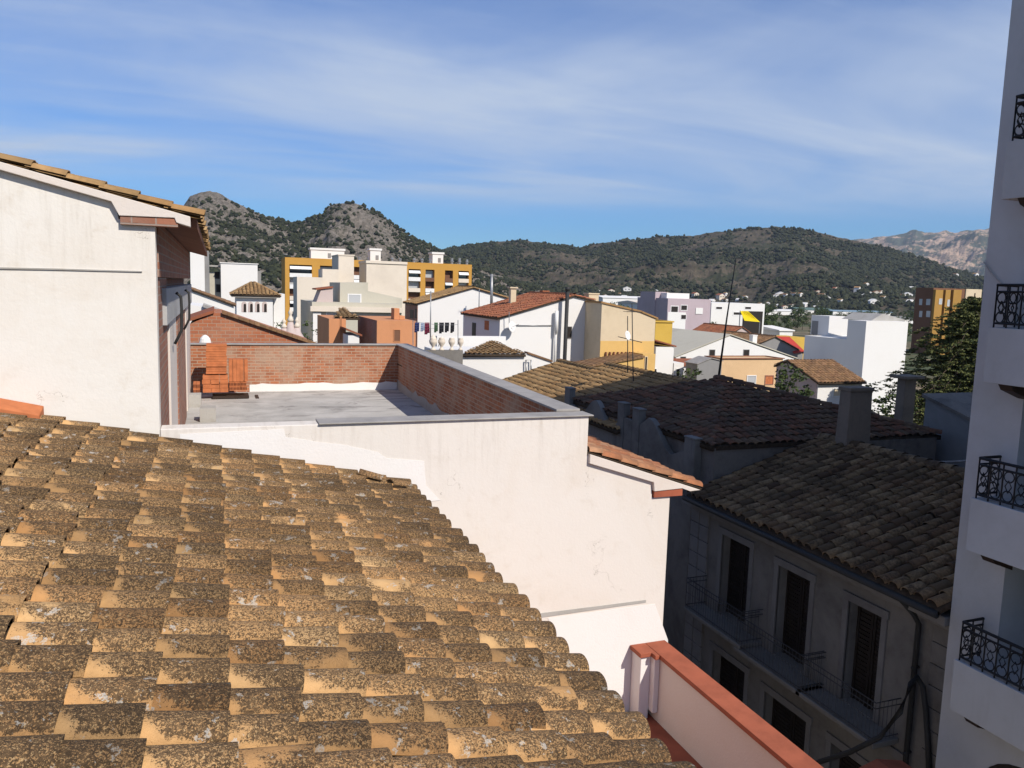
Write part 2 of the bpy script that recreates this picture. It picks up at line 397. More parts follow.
def tile_roof(mb, e0, e1, top, pitch=.325, course=.40, seg=6, hgt=.55, jit=1.0, lip=True, m=0, under=1, deck=.14, overlap=1.14, gap=.472):
    """barrel tiles over a sloping plane; e0-e1 is the eave, top the upper outline as points"""
    e0, e1 = Vector(e0), Vector(e1); top = [Vector(p) for p in top]
    U = (e1-e0); L = U.length; U.normalize()
    far = max(top, key=lambda p: ((p-e0) - U*(p-e0).dot(U)).length)
    V = ((far-e0) - U*(far-e0).dot(U)).normalized(); N = U.cross(V)
    if N.z < 0: N = -N
    tp = sorted([((p-e0).dot(U), (p-e0).dot(V)) for p in top]); tu = [min(0, tp[0][0]-1e-4)] + [a for a, b in tp] + [max(L, tp[-1][0]+1e-4)]; tv = [0] + [b for a, b in tp] + [0]
    n = max(1, int(round(L/pitch))); pw = L/n
    bed = [e0, e1] + [e0 + U*a + V*b for a, b in reversed(tp)]
    if (bed[1]-bed[0]).cross(bed[2]-bed[0]).z < 0: bed.reverse()
    bed = [p - N*.01 for p in bed]
    if deck: mb.prism([p - Vector((0, 0, deck)) for p in reversed(bed)], (0, 0, deck), under)
    for i in range(n):
        uc = (i+.5)*pw; vm = float(np.interp(uc, tu, tv)); k = 0
        ju = 0; cj = random.uniform(-.022, .022)*jit if seg > 8 else 0
        while k*course < vm - course*.3:
            v0 = k*course + cj + random.uniform(-.03, .03)*jit; v1 = min(v0 + course*overlap, vm)
            ju = uc + random.uniform(-.013, .013)*jit; rot = random.uniform(-.03, .03)*jit
            lift = .028 + random.uniform(-.004, .012)*jit; up_ = .004
            ra, rb = pw*gap, pw*(gap-.06)
            i0 = len(mb.v)
            rings = [(v0, ra, lift), (v1, rb, up_)]
            if lip: rings = [(v0+.004, ra-.020, lift-.004)] + rings
            for q, (vv, rr, lf) in enumerate(rings):
                for s_ in range(seg+1):
                    a = math.pi*s_/seg
                    p = e0 + U*(ju + rr*math.cos(a) + rot*(vv-v0)) + V*vv + N*(lf + rr*hgt*math.sin(a))
                    mb.v.append(tuple(p))
            w = seg+1
            for q in range(len(rings)-1):
                for s_ in range(seg):
                    ua, ub = s_/seg, (s_+1)/seg
                    va, vb = (0, 0) if (lip and q == 0) else (0, 1)
                    mb.poly([i0+q*w+s_+1, i0+q*w+s_, i0+(q+1)*w+s_, i0+(q+1)*w+s_+1], m, [(ub, va), (ua, va), (ua, vb), (ub, vb)])
            k += 1
def ridge_tiles(mb, a, b, r=.15, course=.38, seg=6, m=0):
    a, b = Vector(a), Vector(b); d = b-a; L = d.length; d.normalize()
    s = d.cross(Vector((0, 0, 1))).normalized(); n_ = s.cross(d)
    for k in range(int(L/course)+1):
        p0 = a + d*min(k*course, L); p1 = a + d*min(k*course+course*1.12, L+.1); i0 = len(mb.v)
        for p, rr, lf in ((p0, r*1.08, .02), (p1, r*.92, 0)):
            for q in range(seg+1):
                w = math.pi*q/seg; mb.v.append(tuple(p + s*rr*math.cos(w) + n_*(rr*.8*math.sin(w)+lf-.03)))
        for q in range(seg):
            mb.poly([i0+q, i0+q+1, i0+seg+1+q+1, i0+seg+1+q], m, [(q/seg, 0), ((q+1)/seg, 0), ((q+1)/seg, 1), (q/seg, 1)])
def holed_front(mb, O, U, Nrm, u0, u1, z0, z1, holes, depth, m=0, mr=None):
    """flat wall face with rectangular openings and their reveals. O origin, U along, Nrm outward"""
    O, U, Nrm = Vector(O), Vector(U), Vector(Nrm); Zv = Vector((0, 0, 1)); mr = m if mr is None else mr
    us = sorted(set([u0, u1] + [h[0] for h in holes] + [h[1] for h in holes])); zs = sorted(set([z0, z1] + [h[2] for h in holes] + [h[3] for h in holes]))
    us = [a for a in us if u0 <= a <= u1]; zs = [a for a in zs if z0 <= a <= z1]
    P = lambda a, z, d=0: O + U*a + Zv*z - Nrm*d
    flip = U.cross(Zv).dot(Nrm) < 0
    def q(pts, mm): mb.face(list(reversed(pts)) if flip else pts, mm)
    for i in range(len(us)-1):
        for j in range(len(zs)-1):
            cu, cz = (us[i]+us[i+1])/2, (zs[j]+zs[j+1])/2
            if any(h[0] < cu < h[1] and h[2] < cz < h[3] for h in holes): continue
            q([P(us[i], zs[j]), P(us[i+1], zs[j]), P(us[i+1], zs[j+1]), P(us[i], zs[j+1])], m)
    for a, b, c, d in holes:
        q([P(a, c), P(a, c, depth), P(a, d, depth), P(a, d)][::-1], mr); q([P(b, c, depth), P(b, c), P(b, d), P(b, d, depth)][::-1], mr)
        q([P(a, c, depth), P(a, c), P(b, c), P(b, c, depth)][::-1], mr); q([P(a, d), P(a, d, depth), P(b, d, depth), P(b, d)][::-1], mr)

# ================================================================== GROUND, ROAD
mb = MB(); S_ = 9000
mb.face([(-S_, -S_, GZ-.02), (S_, -S_, GZ-.02), (S_, S_, GZ-.02), (-S_, S_, GZ-.02)])
g = G('valley_soil'); o_ = g.ob()
c_ = g.mix(g.ramp(g.noise(o_, .012, 6, .6), .4, .62), (.15, .12, .075), (.06, .075, .03))
c_ = g.mix(g.ramp(g.noise(o_, .09, 5, .7), .5, .62), c_, (.035, .05, .02))
c_ = g.mix(g.ramp(g.noise(o_, .035, 4, .6), .58, .66), c_, (.26, .20, .13))
M['soil'] = g.out(c_, 1)
struct(mb, 'ground', 'soil')
g = G('asphalt'); o_ = g.ob()
M['asphalt'] = g.out(g.mix(g.noise(o_, 6, 6, .7), (.035, .035, .036), (.075, .073, .07)), .9)
mb = MB(); mb.face([(8.9, -40, GZ-.016), (13.2, -40, GZ-.016), (13.2, 120, GZ-.016), (8.9, 120, GZ-.016)]); struct(mb, 'street', 'asphalt')
mb = MB(); mb.box(7.6, 8.9, -40, 120, GZ-.3, GZ+.11); mb.box(13.2, 14.4, -40, 120, GZ-.3, GZ+.11); struct(mb, 'pavement', 'conc')

# ================================================================== NEAR TILED HOUSE
EX, EZ, SL = 2.78, -3.13, .2376
XL = -5.5
th = thing('tiled_house', 'near house under a broad lichen-speckled ochre tile roof', 'house', (0, 6, GZ))
mb = MB()
tile_roof(mb, (EX, 1.2, EZ), (EX, 11.98, EZ), [(XL, 1.2, EZ+SL*(EX-XL)), (XL, 11.98, EZ+SL*(EX-XL))], .325, .405, 12, .72, 1.15, gap=.455)
mb.build('roof', ['near_tile', 'tile_under'], th, True)
mb = MB()
mb.box(XL, EX-.35, .9, 11.9, GZ, -3.45)
mb.prism([(XL, 1.22, -3.45), (EX-.35, 1.22, -3.45), (XL, 1.22, -3.5+SL*(EX-.35-XL))], (0, 10.7, 0))
mb.build('wall', 'cream_white', th)
mb = MB(); mb.box(EX-.35, 7.297, .9, 11.97, GZ, -7.62)
mb.build('terrace_floor', 'red_floor', th)
# a strip of newer tiles where the roof meets the white wall
mb = MB()
for k, (a, b) in enumerate(((-3.7, -3.22), (-3.2, -2.72), (-2.7, -2.18))):
    zt = lambda x: EZ + SL*(EX-x) + .115
    mb.hexa([(a, 11.66, zt(a)-.1), (b, 11.66, zt(b)-.1), (b, 11.97, zt(b)-.1), (a, 11.97, zt(a)-.1), (a, 11.66, zt(a)+.02), (b, 11.66, zt(b)+.02), (b, 11.97, zt(b)+.10), (a, 11.97, zt(a)+.10)])
mb.build('flashing_tiles', 'terracotta', th, bevel=.01)
# loose tile pieces by the far eave corner
def half_tile(mb, c, ax, side, r, L):
    c, ax, side = Vector(c), Vector(ax).normalized(), Vector(side).normalized(); n_ = ax.cross(side).normalized()
    if n_.z < 0: n_ = -n_
    i0 = len(mb.v); seg = 8
    for rr, l in ((r, -L/2), (r*.86, L/2), (r*.86-.018, L/2), (r-.018, -L/2)):
        for q in range(seg+1):
            a = math.pi*q/seg; mb.v.append(tuple(c + ax*l + side*rr*math.cos(a) + n_*rr*.7*math.sin(a)))
    w = seg+1
    for k in range(4):
        k2 = (k+1) % 4
        for q in range(seg): mb.poly([i0+k*w+q, i0+k*w+q+1, i0+k2*w+q+1, i0+k2*w+q], 0, [(q/seg, 0), ((q+1)/seg, 0), ((q+1)/seg, .3), (q/seg, .3)])
    for q in (0, seg): mb.poly([i0+k*w+q for k in range(4)], 0)
for k, (x, y, dz, ax, lab) in enumerate(((2.50, 11.25, .17, (.8, .35, -.2), 'loose ochre tile lying askew at the far corner of the near roof'),
                                         (2.12, 11.5, .17, (.95, -.3, -.24), 'broken pale tile piece against the white wall, left of the askew tile'))):
    mb = MB(); half_tile(mb, (x, y, EZ+SL*(EX-x)+dz-.03), ax, Vector(ax).cross(Vector((0, 0, 1))), .105, .36)
    tag(recentre(mb.build('loose_tile', 'near_tile', None, True)), lab, 'roof tile')

# orange-coped terrace parapet
tp = thing('terrace_parapet', 'white parapet with an orange-red coping along the terrace above the street', 'wall', (7.4, 6, -7.62))
mb = MB(); mb.box(7.30, 7.60, .9, 11.98, GZ, -6.42); mb.build('wall', 'cream_white', tp)
mb = MB(); mb.box(7.25, 7.66, .9, 11.98, -6.42, -6.335); mb.build('coping', 'coping', tp, bevel=.012)
mb = MB(); mb.box(6.99, 7.19, 11.66, 11.985, -7.62, -6.425); mb.build('pilaster', 'fresh', tp, bevel=.012)
mb = MB(); mb.box(7.192, 7.297, 11.52, 11.985, -7.45, -6.425); mb.build('pilaster', 'fresh', tp, bevel=.012)
mb = MB(); mb.prism([(6.94, 11.60, -6.42), (7.16, 11.60, -6.42), (7.16, 11.46, -6.42), (7.247, 11.46, -6.42), (7.247, 11.982, -6.42), (6.94, 11.982, -6.42)], (0, 0, .083)); mb.build('coping', 'coping', tp, bevel=.012)

# ================================================================== WHITE GABLE HOUSE (left) AND TERRACE HOUSE
wh = thing('white_gable_house', 'white rendered house end with tiled verge and brick side wall, at the left', 'house', (-5, 18, GZ))
YW = 12.0
def W(px, py, y=YW): return atY(px, py, y)
p0 = W(-40, 156); p1 = W(112, 200); p2 = W(117, 216)
rs = (p1.z-W(0, 168).z)/(p1.x-W(0, 168).x)           # verge slope
XE = -.77; XG = -9.0
zr = lambda x, dz=0: W(0, 159.5).z + rs*(x - W(0, 159.5).x) + dz
mb = MB()
zw = p2.z - .02
mb.prism([(XG, YW, GZ), (XE, YW, GZ), (XE, YW, zw-.02), (p2.x+.02, YW, zw-.02), (p1.x+.02, YW, zr(p1.x)-.12), (XG, YW, zr(XG)-.12)], (0, .3, 0))
mb.build('gable_wall', 'gable', wh)
mb = MB()
xt = W(192, 213).x
mb.prism([(XG, YW-.1, zr(XG)-.135), (p1.x, YW-.1, zr(p1.x)-.135), (p1.x+.09, YW-.1, zw+.02), (xt-.22, YW-.1, zw+.03), (xt-.2, YW-.1, zr(xt-.2)-.17), (xt-.02, YW-.1, zr(xt)-.17), (xt-.02, YW-.1, zr(xt)-.03), (XG, YW-.1, zr(XG)-.03)], (0, .22, 0))
mb.build('verge', 'cream_white', wh, bevel=.008)
mb = MB(); mb.box(p1.x+.10, xt-.18, YW-.08, YW+.2, zw-.09, zw+.02); mb.build('verge_bricks', 'brick_side', wh)
mb = MB(); b_ = MB()
tile_roof(mb, (xt+.12, YW-.12, zr(xt+.12)), (xt+.12, 26.5, zr(xt+.12)), [(XG, YW-.12, zr(XG)), (XG, 26.5, zr(XG))], .33, .42, 6, .55, 1.0, True, deck=0)
mb.build('roof', ['ochre_tile', 'tile_under'], wh, True)
mb = MB(); mb.prism([(XG, YW+.1, zr(XG)-.03), (XG, YW+.1, zr(XG)-.16), (xt+.06, YW+.1, zr(xt+.06)-.16), (xt+.06, YW+.1, zr(xt+.06)-.03)], (0, 14.3, 0)); mb.build('soffit', 'soffit', wh)
mb = MB(); mb.prism([tuple(W(a, b, YW-.02)) for a, b in ((-40, 266.5), (60, 268.5), (142, 271), (142, 272), (60, 270), (-40, 268.2))], (0, .03, 0)); mb.build('mortar_ledge', 'conc', wh)
# side wall of the white house: brick piers, concrete lintel, white piers
mb = MB(); mb.box(XE-.35, XE-.16, YW+.3, 26.6, GZ, zr(XE)-.2); mb.build('side_wall', 'brick_side', wh)
mb = MB(); mb.box(XE-.16, XE+.02, YW+.3, 26.6, .02, zr(XE)-.2); mb.build('upper_brickwork', 'brick_side', wh)
mb = MB(); mb.box(XE-.16, XE+.06, YW+1.3, 26.6, -.72, -.15); mb.build('lintel', 'lintel', wh, bevel=.01)
for a, b, mt in ((YW+.3, 14.5, 'brick_side'), (15.2, 17.6, 'cream_white'), (18.2, 22.5, 'brick_side'), (23.4, 26.6, 'cream_white')):
    mb = MB(); mb.box(XE-.16, XE-.005, a, b, -3.64, .02 if a < 14 else -.72); mb.build('pier', mt, wh, bevel=.01)
for y in (15.9, 20.5):
    mb = MB(); mb.tube([(XE+.08, y, -.25), (XE+.16, y, -.32), (XE+.17, y, -.55), (XE+.16, y, -.95), (XE+.04, y, -1.2)], .03, 6); mb.build('hanging_cable', 'pipe', wh, True)

te = thing('terrace_house', 'white party-wall house with a brick-walled roof terrace and a small street eave', 'house', (3, 18, GZ))
XP = 5.95; XS = 7.62; ZT = -2.11; YB = 27.4; ZF = -3.65
e_in = W(588, 461); v1 = W(652, 481); v2 = W(652, 496); tip = W(700, 488)
sl2 = (W(690, 487).z - W(588, 433).z)/(W(690, 487).x - W(588, 433).x)
mb = MB()
mb.prism([(XE+.005, YW, GZ), (XS, YW, GZ), (XS, YW, v2.z-.03), (v2.x, YW, v2.z-.03), (v1.x, YW, v1.z+.06), (XP-.02, YW, e_in.z+.1), (XP-.02, YW, ZT), (XE+.005, YW, ZT)], (0, .35, 0))
mb.build('party_wall', 'party', te, bevel=.012)
mb = MB(); mb.box(XS-.3, XS-.003, YW+.35, YB, GZ, -3.9); mb.build('street_wall', 'cream_white', te)
mb = MB(); mb.box(XE-.16, XP+.1, YW+.35, YB, ZF-.3, ZF); mb.build('terrace_floor', 'screed', te)
# fresh patch of render along the tiles
pp = [W(180, 434), W(284, 429), W(286, 437), W(318, 442), W(345, 445), W(378, 452), W(386, 458), W(424, 461), W(426, 485), W(440, 500), W(300, 520), W(180, 500)]
mb = MB(); mb.prism([(p.x, YW-.008, p.z) for p in pp], (0, .006, 0)); mb.build('plaster_patch', 'fresh', te)
mb = MB(); mb.prism([tuple(W(a, b, YW-.012)) for a, b in ((536, 614), (600, 606), (646, 600), (646, 602.5), (600, 609), (538, 618))], (0, .012, 0)); mb.build('mortar_ledge', 'conc', te)
mb = MB(); mb.prism([tuple(W(a, b, YW-.006)) for a, b in ((548, 618), (600, 611), (655, 604), (668, 640), (668, 700), (600, 740))], (0, .005, 0)); mb.build('plaster_patch', 'fresh', te)
mb = MB(); mb.box(1.42, XP+.05, YW-.05, YW+.4, ZT, ZT+.022); mb.build('coping', 'cap', te, bevel=.006)
for nm, bx in (('back_parapet', (XE-.16, XP+.1, YB, YB+.3)), ('side_parapet', (XP-.4, XP-.05, YW+.35, YB))):
    mb = MB(); z0 = -5.6 if nm[0] == 's' else GZ; sk = .42 if nm[0] == 's' else 0
    if sk == 0: bx = (bx[0], bx[1]+.42, bx[2], bx[3])
    mb.hexa([(bx[0], bx[2], z0), (bx[1], bx[2], z0), (bx[1]+sk, bx[3], z0), (bx[0]+sk, bx[3], z0), (bx[0], bx[2], ZT+.02), (bx[1], bx[2], ZT+.02), (bx[1]+sk, bx[3], ZT+.02), (bx[0]+sk, bx[3], ZT+.02)]); mb.build(nm, 'brick', te)
mb = MB(); mb.box(XE-.2, XP-.035, YB-.05, YB+.35, ZT+.022, ZT+.06); mb.hexa([(XP-.45, YW+.4, ZT+.022), (XP+.0, YW+.4, ZT+.022), (XP+.44, YB+.35, ZT+.022), (XP-.03, YB+.35, ZT+.022), (XP-.45, YW+.4, ZT+.062), (XP+.0, YW+.4, ZT+.062), (XP+.44, YB+.35, ZT+.062), (XP-.03, YB+.35, ZT+.062)]); mb.build('coping', 'cap', te, bevel=.006)
mb = MB()
xs = np.linspace(1.0, XP-.0, 26)
tops = [ZF+.25+random.uniform(-.03, .04) for _ in xs]
for i in range(len(xs)-1):
    mb.hexa([(xs[i], YB-.012, ZF+.002), (xs[i+1], YB-.012, ZF+.002), (xs[i+1], YB+.01, ZF+.002), (xs[i], YB+.01, ZF+.002), (xs[i], YB-.012, tops[i]), (xs[i+1], YB-.012, tops[i+1]), (xs[i+1], YB+.01, tops[i+1]), (xs[i], YB+.01, tops[i])])
mb.build('damp_course', 'fresh', te)
mb = MB()
ys = np.linspace(YW+.4, YB-.02, 40); tops = [ZF+.28+random.uniform(-.08, .10) for _ in ys]
for i in range(len(ys)-1):
    ka, kb = [.42*(y-YW-.35)/(YB-YW-.35) + XP for y in (ys[i], ys[i+1])]; mb.hexa([(ka-.412, ys[i], ZF), (ka-.395, ys[i], ZF), (kb-.395, ys[i+1], ZF), (kb-.412, ys[i+1], ZF), (ka-.412, ys[i], tops[i]), (ka-.395, ys[i], tops[i]), (kb-.395, ys[i+1], tops[i+1]), (kb-.412, ys[i+1], tops[i+1])])
mb.build('mortar_band', 'conc', te)
# street eave
ex = tip.x; ez = tip.z; SS = .335
zs = lambda x: ez + SS*(ex-x)
mb = MB(); tile_roof(mb, (ex, YW-.06, ez+.02), (ex, YB, ez+.02), [(XP+.0, YW-.06, zs(XP)+.02), (XP+.0, YB, zs(XP)+.02)], .30, .36, 7, .6, 1.8, True, deck=.03)
mb.build('street_roof', ['red_tile', 'tile_under'], te, True)
mb = MB(); mb.prism([(XP+.0, YW-.07, zs(XP)-.02), (XP+.0, YW-.07, e_in.z-.03), (v1.x, YW-.07, v1.z-.01), (v1.x+.02, YW-.07, v2.z+.10), (ex-.42, YW-.07, v2.z+.12), (ex-.25, YW-.07, ez-.03), (ex-.03, YW-.07, ez-.02)], (0, .3, 0)); mb.build('verge', 'cream_white', te, bevel=.008)
mb = MB(); mb.box(v1.x+.03, ex-.40, YW-.05, YB, v2.z-.02, v2.z+.115); mb.build('eave_bricks', 'coping', te, bevel=.006)

# bricks and blocks stacked on the terrace
def brick_pack(name, x0, x1, y0, y1, z0, z1, rows, cols, holes, label, cat='brick stack'):
    t = thing(name, label, cat, ((x0+x1)/2, (y0+y1)/2, z0), 'brick packs on the roof terrace')
    h = (z1-z0)/rows; w = (x1-x0)/cols
    mb = MB()
    for j in range(rows):
        for i in range(cols):
            dx = random.uniform(-.012, .012); dy = random.uniform(-.02, .02); a = x0+i*w+.004+dx; b = x0+(i+1)*w-.004+dx
            mb.box(a, b, y0+dy, y1+dy, z0+j*h+.003, z0+(j+1)*h-.003)
            if holes:
                for q in range(holes):
                    c = a + (b-a)*(q+.5)/holes; hw = (b-a)/holes*.32
                    mb.box(c-hw, c+hw, y0+dy-.004, y0+dy+.01, z0+j*h+h*.2, z0+(j+1)*h-h*.2, 1)  # dark patch on the brick face stands in for a shaded hole
    mb.build('bricks', ['terracotta', 'hole_shade'], t)
    return t
def TB(px, y=25.6): return atY(px, 370, y).x
def TZ(py, y=25.6): return atY(230, py, y).z
Y0 = 25.9
brick_pack('brick_pack', TB(206), TB(227), Y0, Y0+.55, TZ(375), TZ(345), 12, 1, 0, 'tallest orange pack of thin clay bricks leaning by the brick wall')
brick_pack('brick_pack', TB(229), TB(248), Y0, Y0+.55, TZ(383), TZ(360.5), 1, 5, 0, 'smooth orange pack of bricks standing on edge on the perforated row')
brick_pack('brick_pack', TB(229), TB(247), Y0-.02, Y0+.55, TZ(392), TZ(383.3), 2, 3, 4, 'dark perforated bricks showing their holes under the smooth orange pack')
brick_pack('brick_pack', TB(202), TB(228), Y0-.12, Y0+.5, TZ(393), TZ(376), 4, 3, 0, 'lower jumbled orange pack of bricks under the tallest pack')
brick_pack('brick_pack', TB(192.5), TB(200), Y0-.3, Y0+.3, TZ(399), TZ(383), 3, 2, 3, 'small perforated brick pile at the foot of the side wall')
mb = MB(); mb.box(TB(212), TB(249), Y0-.16, Y0+.6, ZF+.02, ZF+.09)
for k in (0, 1, 2): mb.box(TB(213)+k*.62, TB(213)+k*.62+.1, Y0-.16, Y0+.6, ZF, ZF+.02)
tag(recentre(mb.build('pallet', 'dark_wood')), 'low wooden pallet under the orange brick packs on the terrace', 'pallet')
for k, (px0, px1, py0, py1, yy, lab) in enumerate(((188, 201, 396, 408, 24.2, 'pale concrete block beside the small brick pile on the terrace'), (200, 216, 418, 430, 21.6, 'grey concrete block lying alone at the front of the terrace'))):
    a, b = atY(px0, py1, yy), atY(px1, py0, yy)
    mb = MB(); mb.box(a.x, b.x, yy, yy+.5, ZF, ZF+.36); mb.box(a.x+.05, b.x-.05, yy+.05, yy+.45, ZF+.36, ZF+.366)
    tag(recentre(mb.build('concrete_block', 'conc', bevel=.012)), lab, 'concrete block', 'concrete blocks on the terrace')

# ================================================================== OLD HOUSE ACROSS THE STREET
FX = 14.4
oh = thing('old_house', 'old grey rendered house with tall shuttered windows and mossy tile roof, in the shade', 'house', (17, 16, GZ))
YA, YE = 11.36, 20.45
ER = Vector((13.72, YA, -6.2)); RX, RZ = 18.85, -4.6
mb = MB(); tile_roof(mb, (13.68, YA, -6.2), (13.68, 20.62, -6.2), [(RX, YA, RZ), (RX, 20.62, RZ)], .325, .42, 7, .95, 1.5, gap=.42)
ridge_tiles(mb, (RX, YA, RZ+.06), (RX, 20.6, RZ+.06), .17, .42)
mb.prism([(RX, YA, RZ-.1), (RX, YA, RZ), (RX+5, YA, RZ-1.5), (RX+5, YA, RZ-1.6)], (0, 9.2, 0), 1)
mb.build('roof', ['old_tile', 'tile_under'], oh, True)
wins = [(a, b, c, d) for a, b, c, d in ((18.25, 19.6, -9.72, -7.22), (15.75, 17.0, -9.85, -7.3), (13.38, 14.42, -9.85, -7.3))]
low = [(18.1, 19.7, -13.0, -10.95), (15.5, 17.2, -14.0, -11.05), (13.0, 14.6, -14.0, -11.1)]
mb = MB(); holed_front(mb, (FX, 0, 0), (0, 1, 0), (-1, 0, 0), YA, 21.3, GZ, -6.42, wins+low, .38)
mb.face([(FX, YA, GZ), (23, YA, GZ), (23, YA, -6.4), (FX, YA, -6.4)]); mb.face([(FX, 21.3, GZ), (23, 21.3, GZ), (23, 21.3, -6.4), (FX, 21.3, -6.4)])
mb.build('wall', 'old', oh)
for k, (a, b, c, d) in enumerate(wins+low):
    w = MB(); t_ = .16
    w.box(FX-.05, FX+.04, a-t_, a+.0, c, d); w.box(FX-.05, FX+.04, b, b+t_, c, d); w.box(FX-.06, FX+.04, a-t_-.03, b+t_+.03, d+.0, d+.2)
    fr = w.build('window', 'old_light', oh, bevel=.01)
    s_ = MB(); s_.box(FX+.32, FX+.36, a, b, c, d)
    n_ = 2
    for q in range(n_):
        y0 = a + (b-a)*q/n_; y1 = a + (b-a)*(q+1)/n_
        for zz_ in np.arange(c+.12, d-.1, .11): s_.box(FX+.295, FX+.322, y0+.09, y1-.09, zz_, zz_+.06)
        s_.box(FX+.28, FX+.318, y0+.01, y0+.08, c, d); s_.box(FX+.28, FX+.318, y1-.08, y1-.01, c, d)
    s_.build('shutter', 'shutter', fr)
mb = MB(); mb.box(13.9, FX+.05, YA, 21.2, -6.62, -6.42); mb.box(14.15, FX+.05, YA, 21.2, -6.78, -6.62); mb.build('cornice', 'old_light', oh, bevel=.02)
mb = MB(); mb.tube([(13.66, YA, -6.33), (13.66, 20.7, -6.33)], .085, 8); mb.build('gutter', 'pipe', oh, True)
mb = MB(); mb.tube([(13.7, 12.35, -6.35), (14.1, 12.3, -6.75), (14.28, 12.3, -7.0), (14.28, 12.3, GZ+.1)], .06, 8)
for z_ in (-8, -10, -12): mb.tube([(14.2, 12.3, z_), (14.42, 12.3, z_)], .035, 6)
mb.build('downpipe', 'pipe', oh, True)
mb = MB()
for y in (20.55, 21.05):
    for j in range(15):
        mb.box(FX-.07, FX+.02, y-.24+.0, y+.22, -14.1+j*.49, -14.1+j*.49+.465)
mb.build('quoin', 'old_light', oh, bevel=.01)
mb = MB()
for j in range(15): mb.box(FX-.05, FX+.02, 11.4, 12.0, -14.1+j*.49, -14.1+j*.49+.47)
mb.build('quoin', 'old', oh, bevel=.01)
mb = MB(); mb.box(FX-.06, FX+.02, 12.4, 20.3, -10.35, -10.15); mb.build('string_course', 'old_light', oh)
for (a, b, c, d) in wins:
    y0, y1 = a-.75, b+.75; x0 = 13.62
    t = MB(); t.box(x0, FX-.002, y0, y1, c-.14, c-.02); t.box(x0+.12, FX-.002, y0+.1, y1-.1, c-.24, c-.14)
    bal = t.build('balcony', 'old', oh, bevel=.02)
    r = MB(); zt_ = c+.92
    for z_ in (c+.06, zt_-.14, zt_): r.tube([(FX, y0+.05, z_), (x0+.05, y0+.05, z_), (x0+.05, y1-.05, z_), (FX, y1-.05, z_)], .014, 5)
    ny = int((y1-y0)/.12)
    for q in range(ny+1): y = y0+.05+(y1-y0-.1)*q/ny; r.tube([(x0+.05, y, c), (x0+.05, y, zt_)], .008, 4)
    for q in range(1, 6):
        for y in (y0+.05, y1-.05): r.tube([(x0+.05+q*.12, y, c), (x0+.05+q*.12, y, zt_)], .008, 4)
    r.build('railing', 'iron_grey', bal)
# thick cable bundle on the facade
def sag(a, b, d, n=14): return [Vector(a).lerp(Vector(b), i/n) - Vector((0, 0, d*4*(i/n)*(1-i/n))) for i in range(n+1)]
cp = [atX(a, b, x) for a, b, x in ((805, 768, 13.4), (816, 763, 13.4), (850, 752, 13.4), (880, 737, 13.42), (900, 712, 13.55), (911, 684, 13.9), (917, 677, 14.15), (923, 687, 14.2), (926, 712, 14.25), (928, 745, 14.28), (929, 775, 14.28))]
mb = MB(); mb.tube([cp[0]-Vector((0, -1.5, 1.2))] + cp, .06, 7)
tag(recentre(mb.build('cable_bundle', 'pipe', None, True)), 'thick black cable looping beside the downpipe of the old grey house', 'cable')
mb = MB(); a_ = atX(880, 786, 12.2)
mb.prism([(a_.x, a_.y-.7, a_.z), (a_.x+.5, a_.y-.7, a_.z+.12), (a_.x+1.2, a_.y-.7, a_.z-.05), (a_.x+1.2, a_.y-.7, a_.z-.12), (a_.x, a_.y-.7, a_.z-.5)], (0, 1.3, 0))
tag(recentre(mb.build('awning', 'coping')), 'dull red awning in the dark street below the cable', 'awning')

# ------------------------------------------------------------------ scalloped neighbour
sh = thing('scalloped_house', 'dark red tiled house with a wavy scalloped parapet over the street', 'house', (18, 26, GZ))
pr = []
def hump(y0, y1, za, zb, n=12):   # from a valley at y0 to a peak at y1
    return [(y0+(y1-y0)*i/n, za+(zb-za)*(.5-.5*math.cos(math.pi*i/n))) for i in range(n+1)]
prof = [(21.95, -5.1)] + hump(22.75, 24.35, -5.42, -4.42) + [(24.95, -4.75)] + [(24.96, -4.9)]
mb = MB()
def ppts(pf, x0): return [(x0, pf[0][0], GZ)] + [(x0, y, z) for y, z in pf] + [(x0, pf[-1][0], GZ)]
mb.prism(ppts(prof, FX), (.22, 0, 0)); prof2 = [(26.6, -4.95)] + hump(27.3, 28.6, -5.3, -4.4) + hump(28.6, 30.2, -4.4, -5.3)[1:] + [(31.0, -4.9)]
mb.prism(ppts(prof2, FX), (.22, 0, 0))
mb.build('scalloped_parapet', 'old', sh, bevel=.015)
for y0, y1, z_ in ((21.3, 21.98, -4.6), (24.93, 25.5, -4.2), (26.1, 26.65, -4.15), (31.0, 31.6, -4.2)):
    mb = MB(); mb.box(FX-.04, FX+.25, y0+.04, y1-.04, GZ, z_-.06); mb.box(FX-.06, FX+.27, y0+.02, y1-.02, z_-.06, z_); mb.build('parapet_pier', 'old', sh, bevel=.02)
mb = MB(); mb.box(FX-.02, FX+.2, 25.5, 26.1, GZ, -4.7); mb.build('parapet_panel', 'old', sh, bevel=.01)
mb = MB(); mb.box(FX+.25, 24, 20.66, 31.6, GZ, -4.8); mb.build('wall', 'dark_stone', sh)
PK = Vector((18.9, 26.4, -3.36)); PK2 = Vector((18.9, 26.8, -3.36))
C0 = Vector((14.55, 20.66, -4.74)); C1 = Vector((24.2, 20.66, -4.74)); C2 = Vector((14.55, 31.5, -4.74)); C3 = Vector((24.2, 31.5, -4.74))
mb = MB()
tile_roof(mb, C1, C0, [PK], .325, .42, 6, .6, 1.6)
tile_roof(mb, C0, C2, [PK, PK2], .325, .42, 6, .6, 1.6)
mb.prism([C1, C3, PK2, PK], (0, 0, -.1), 1)
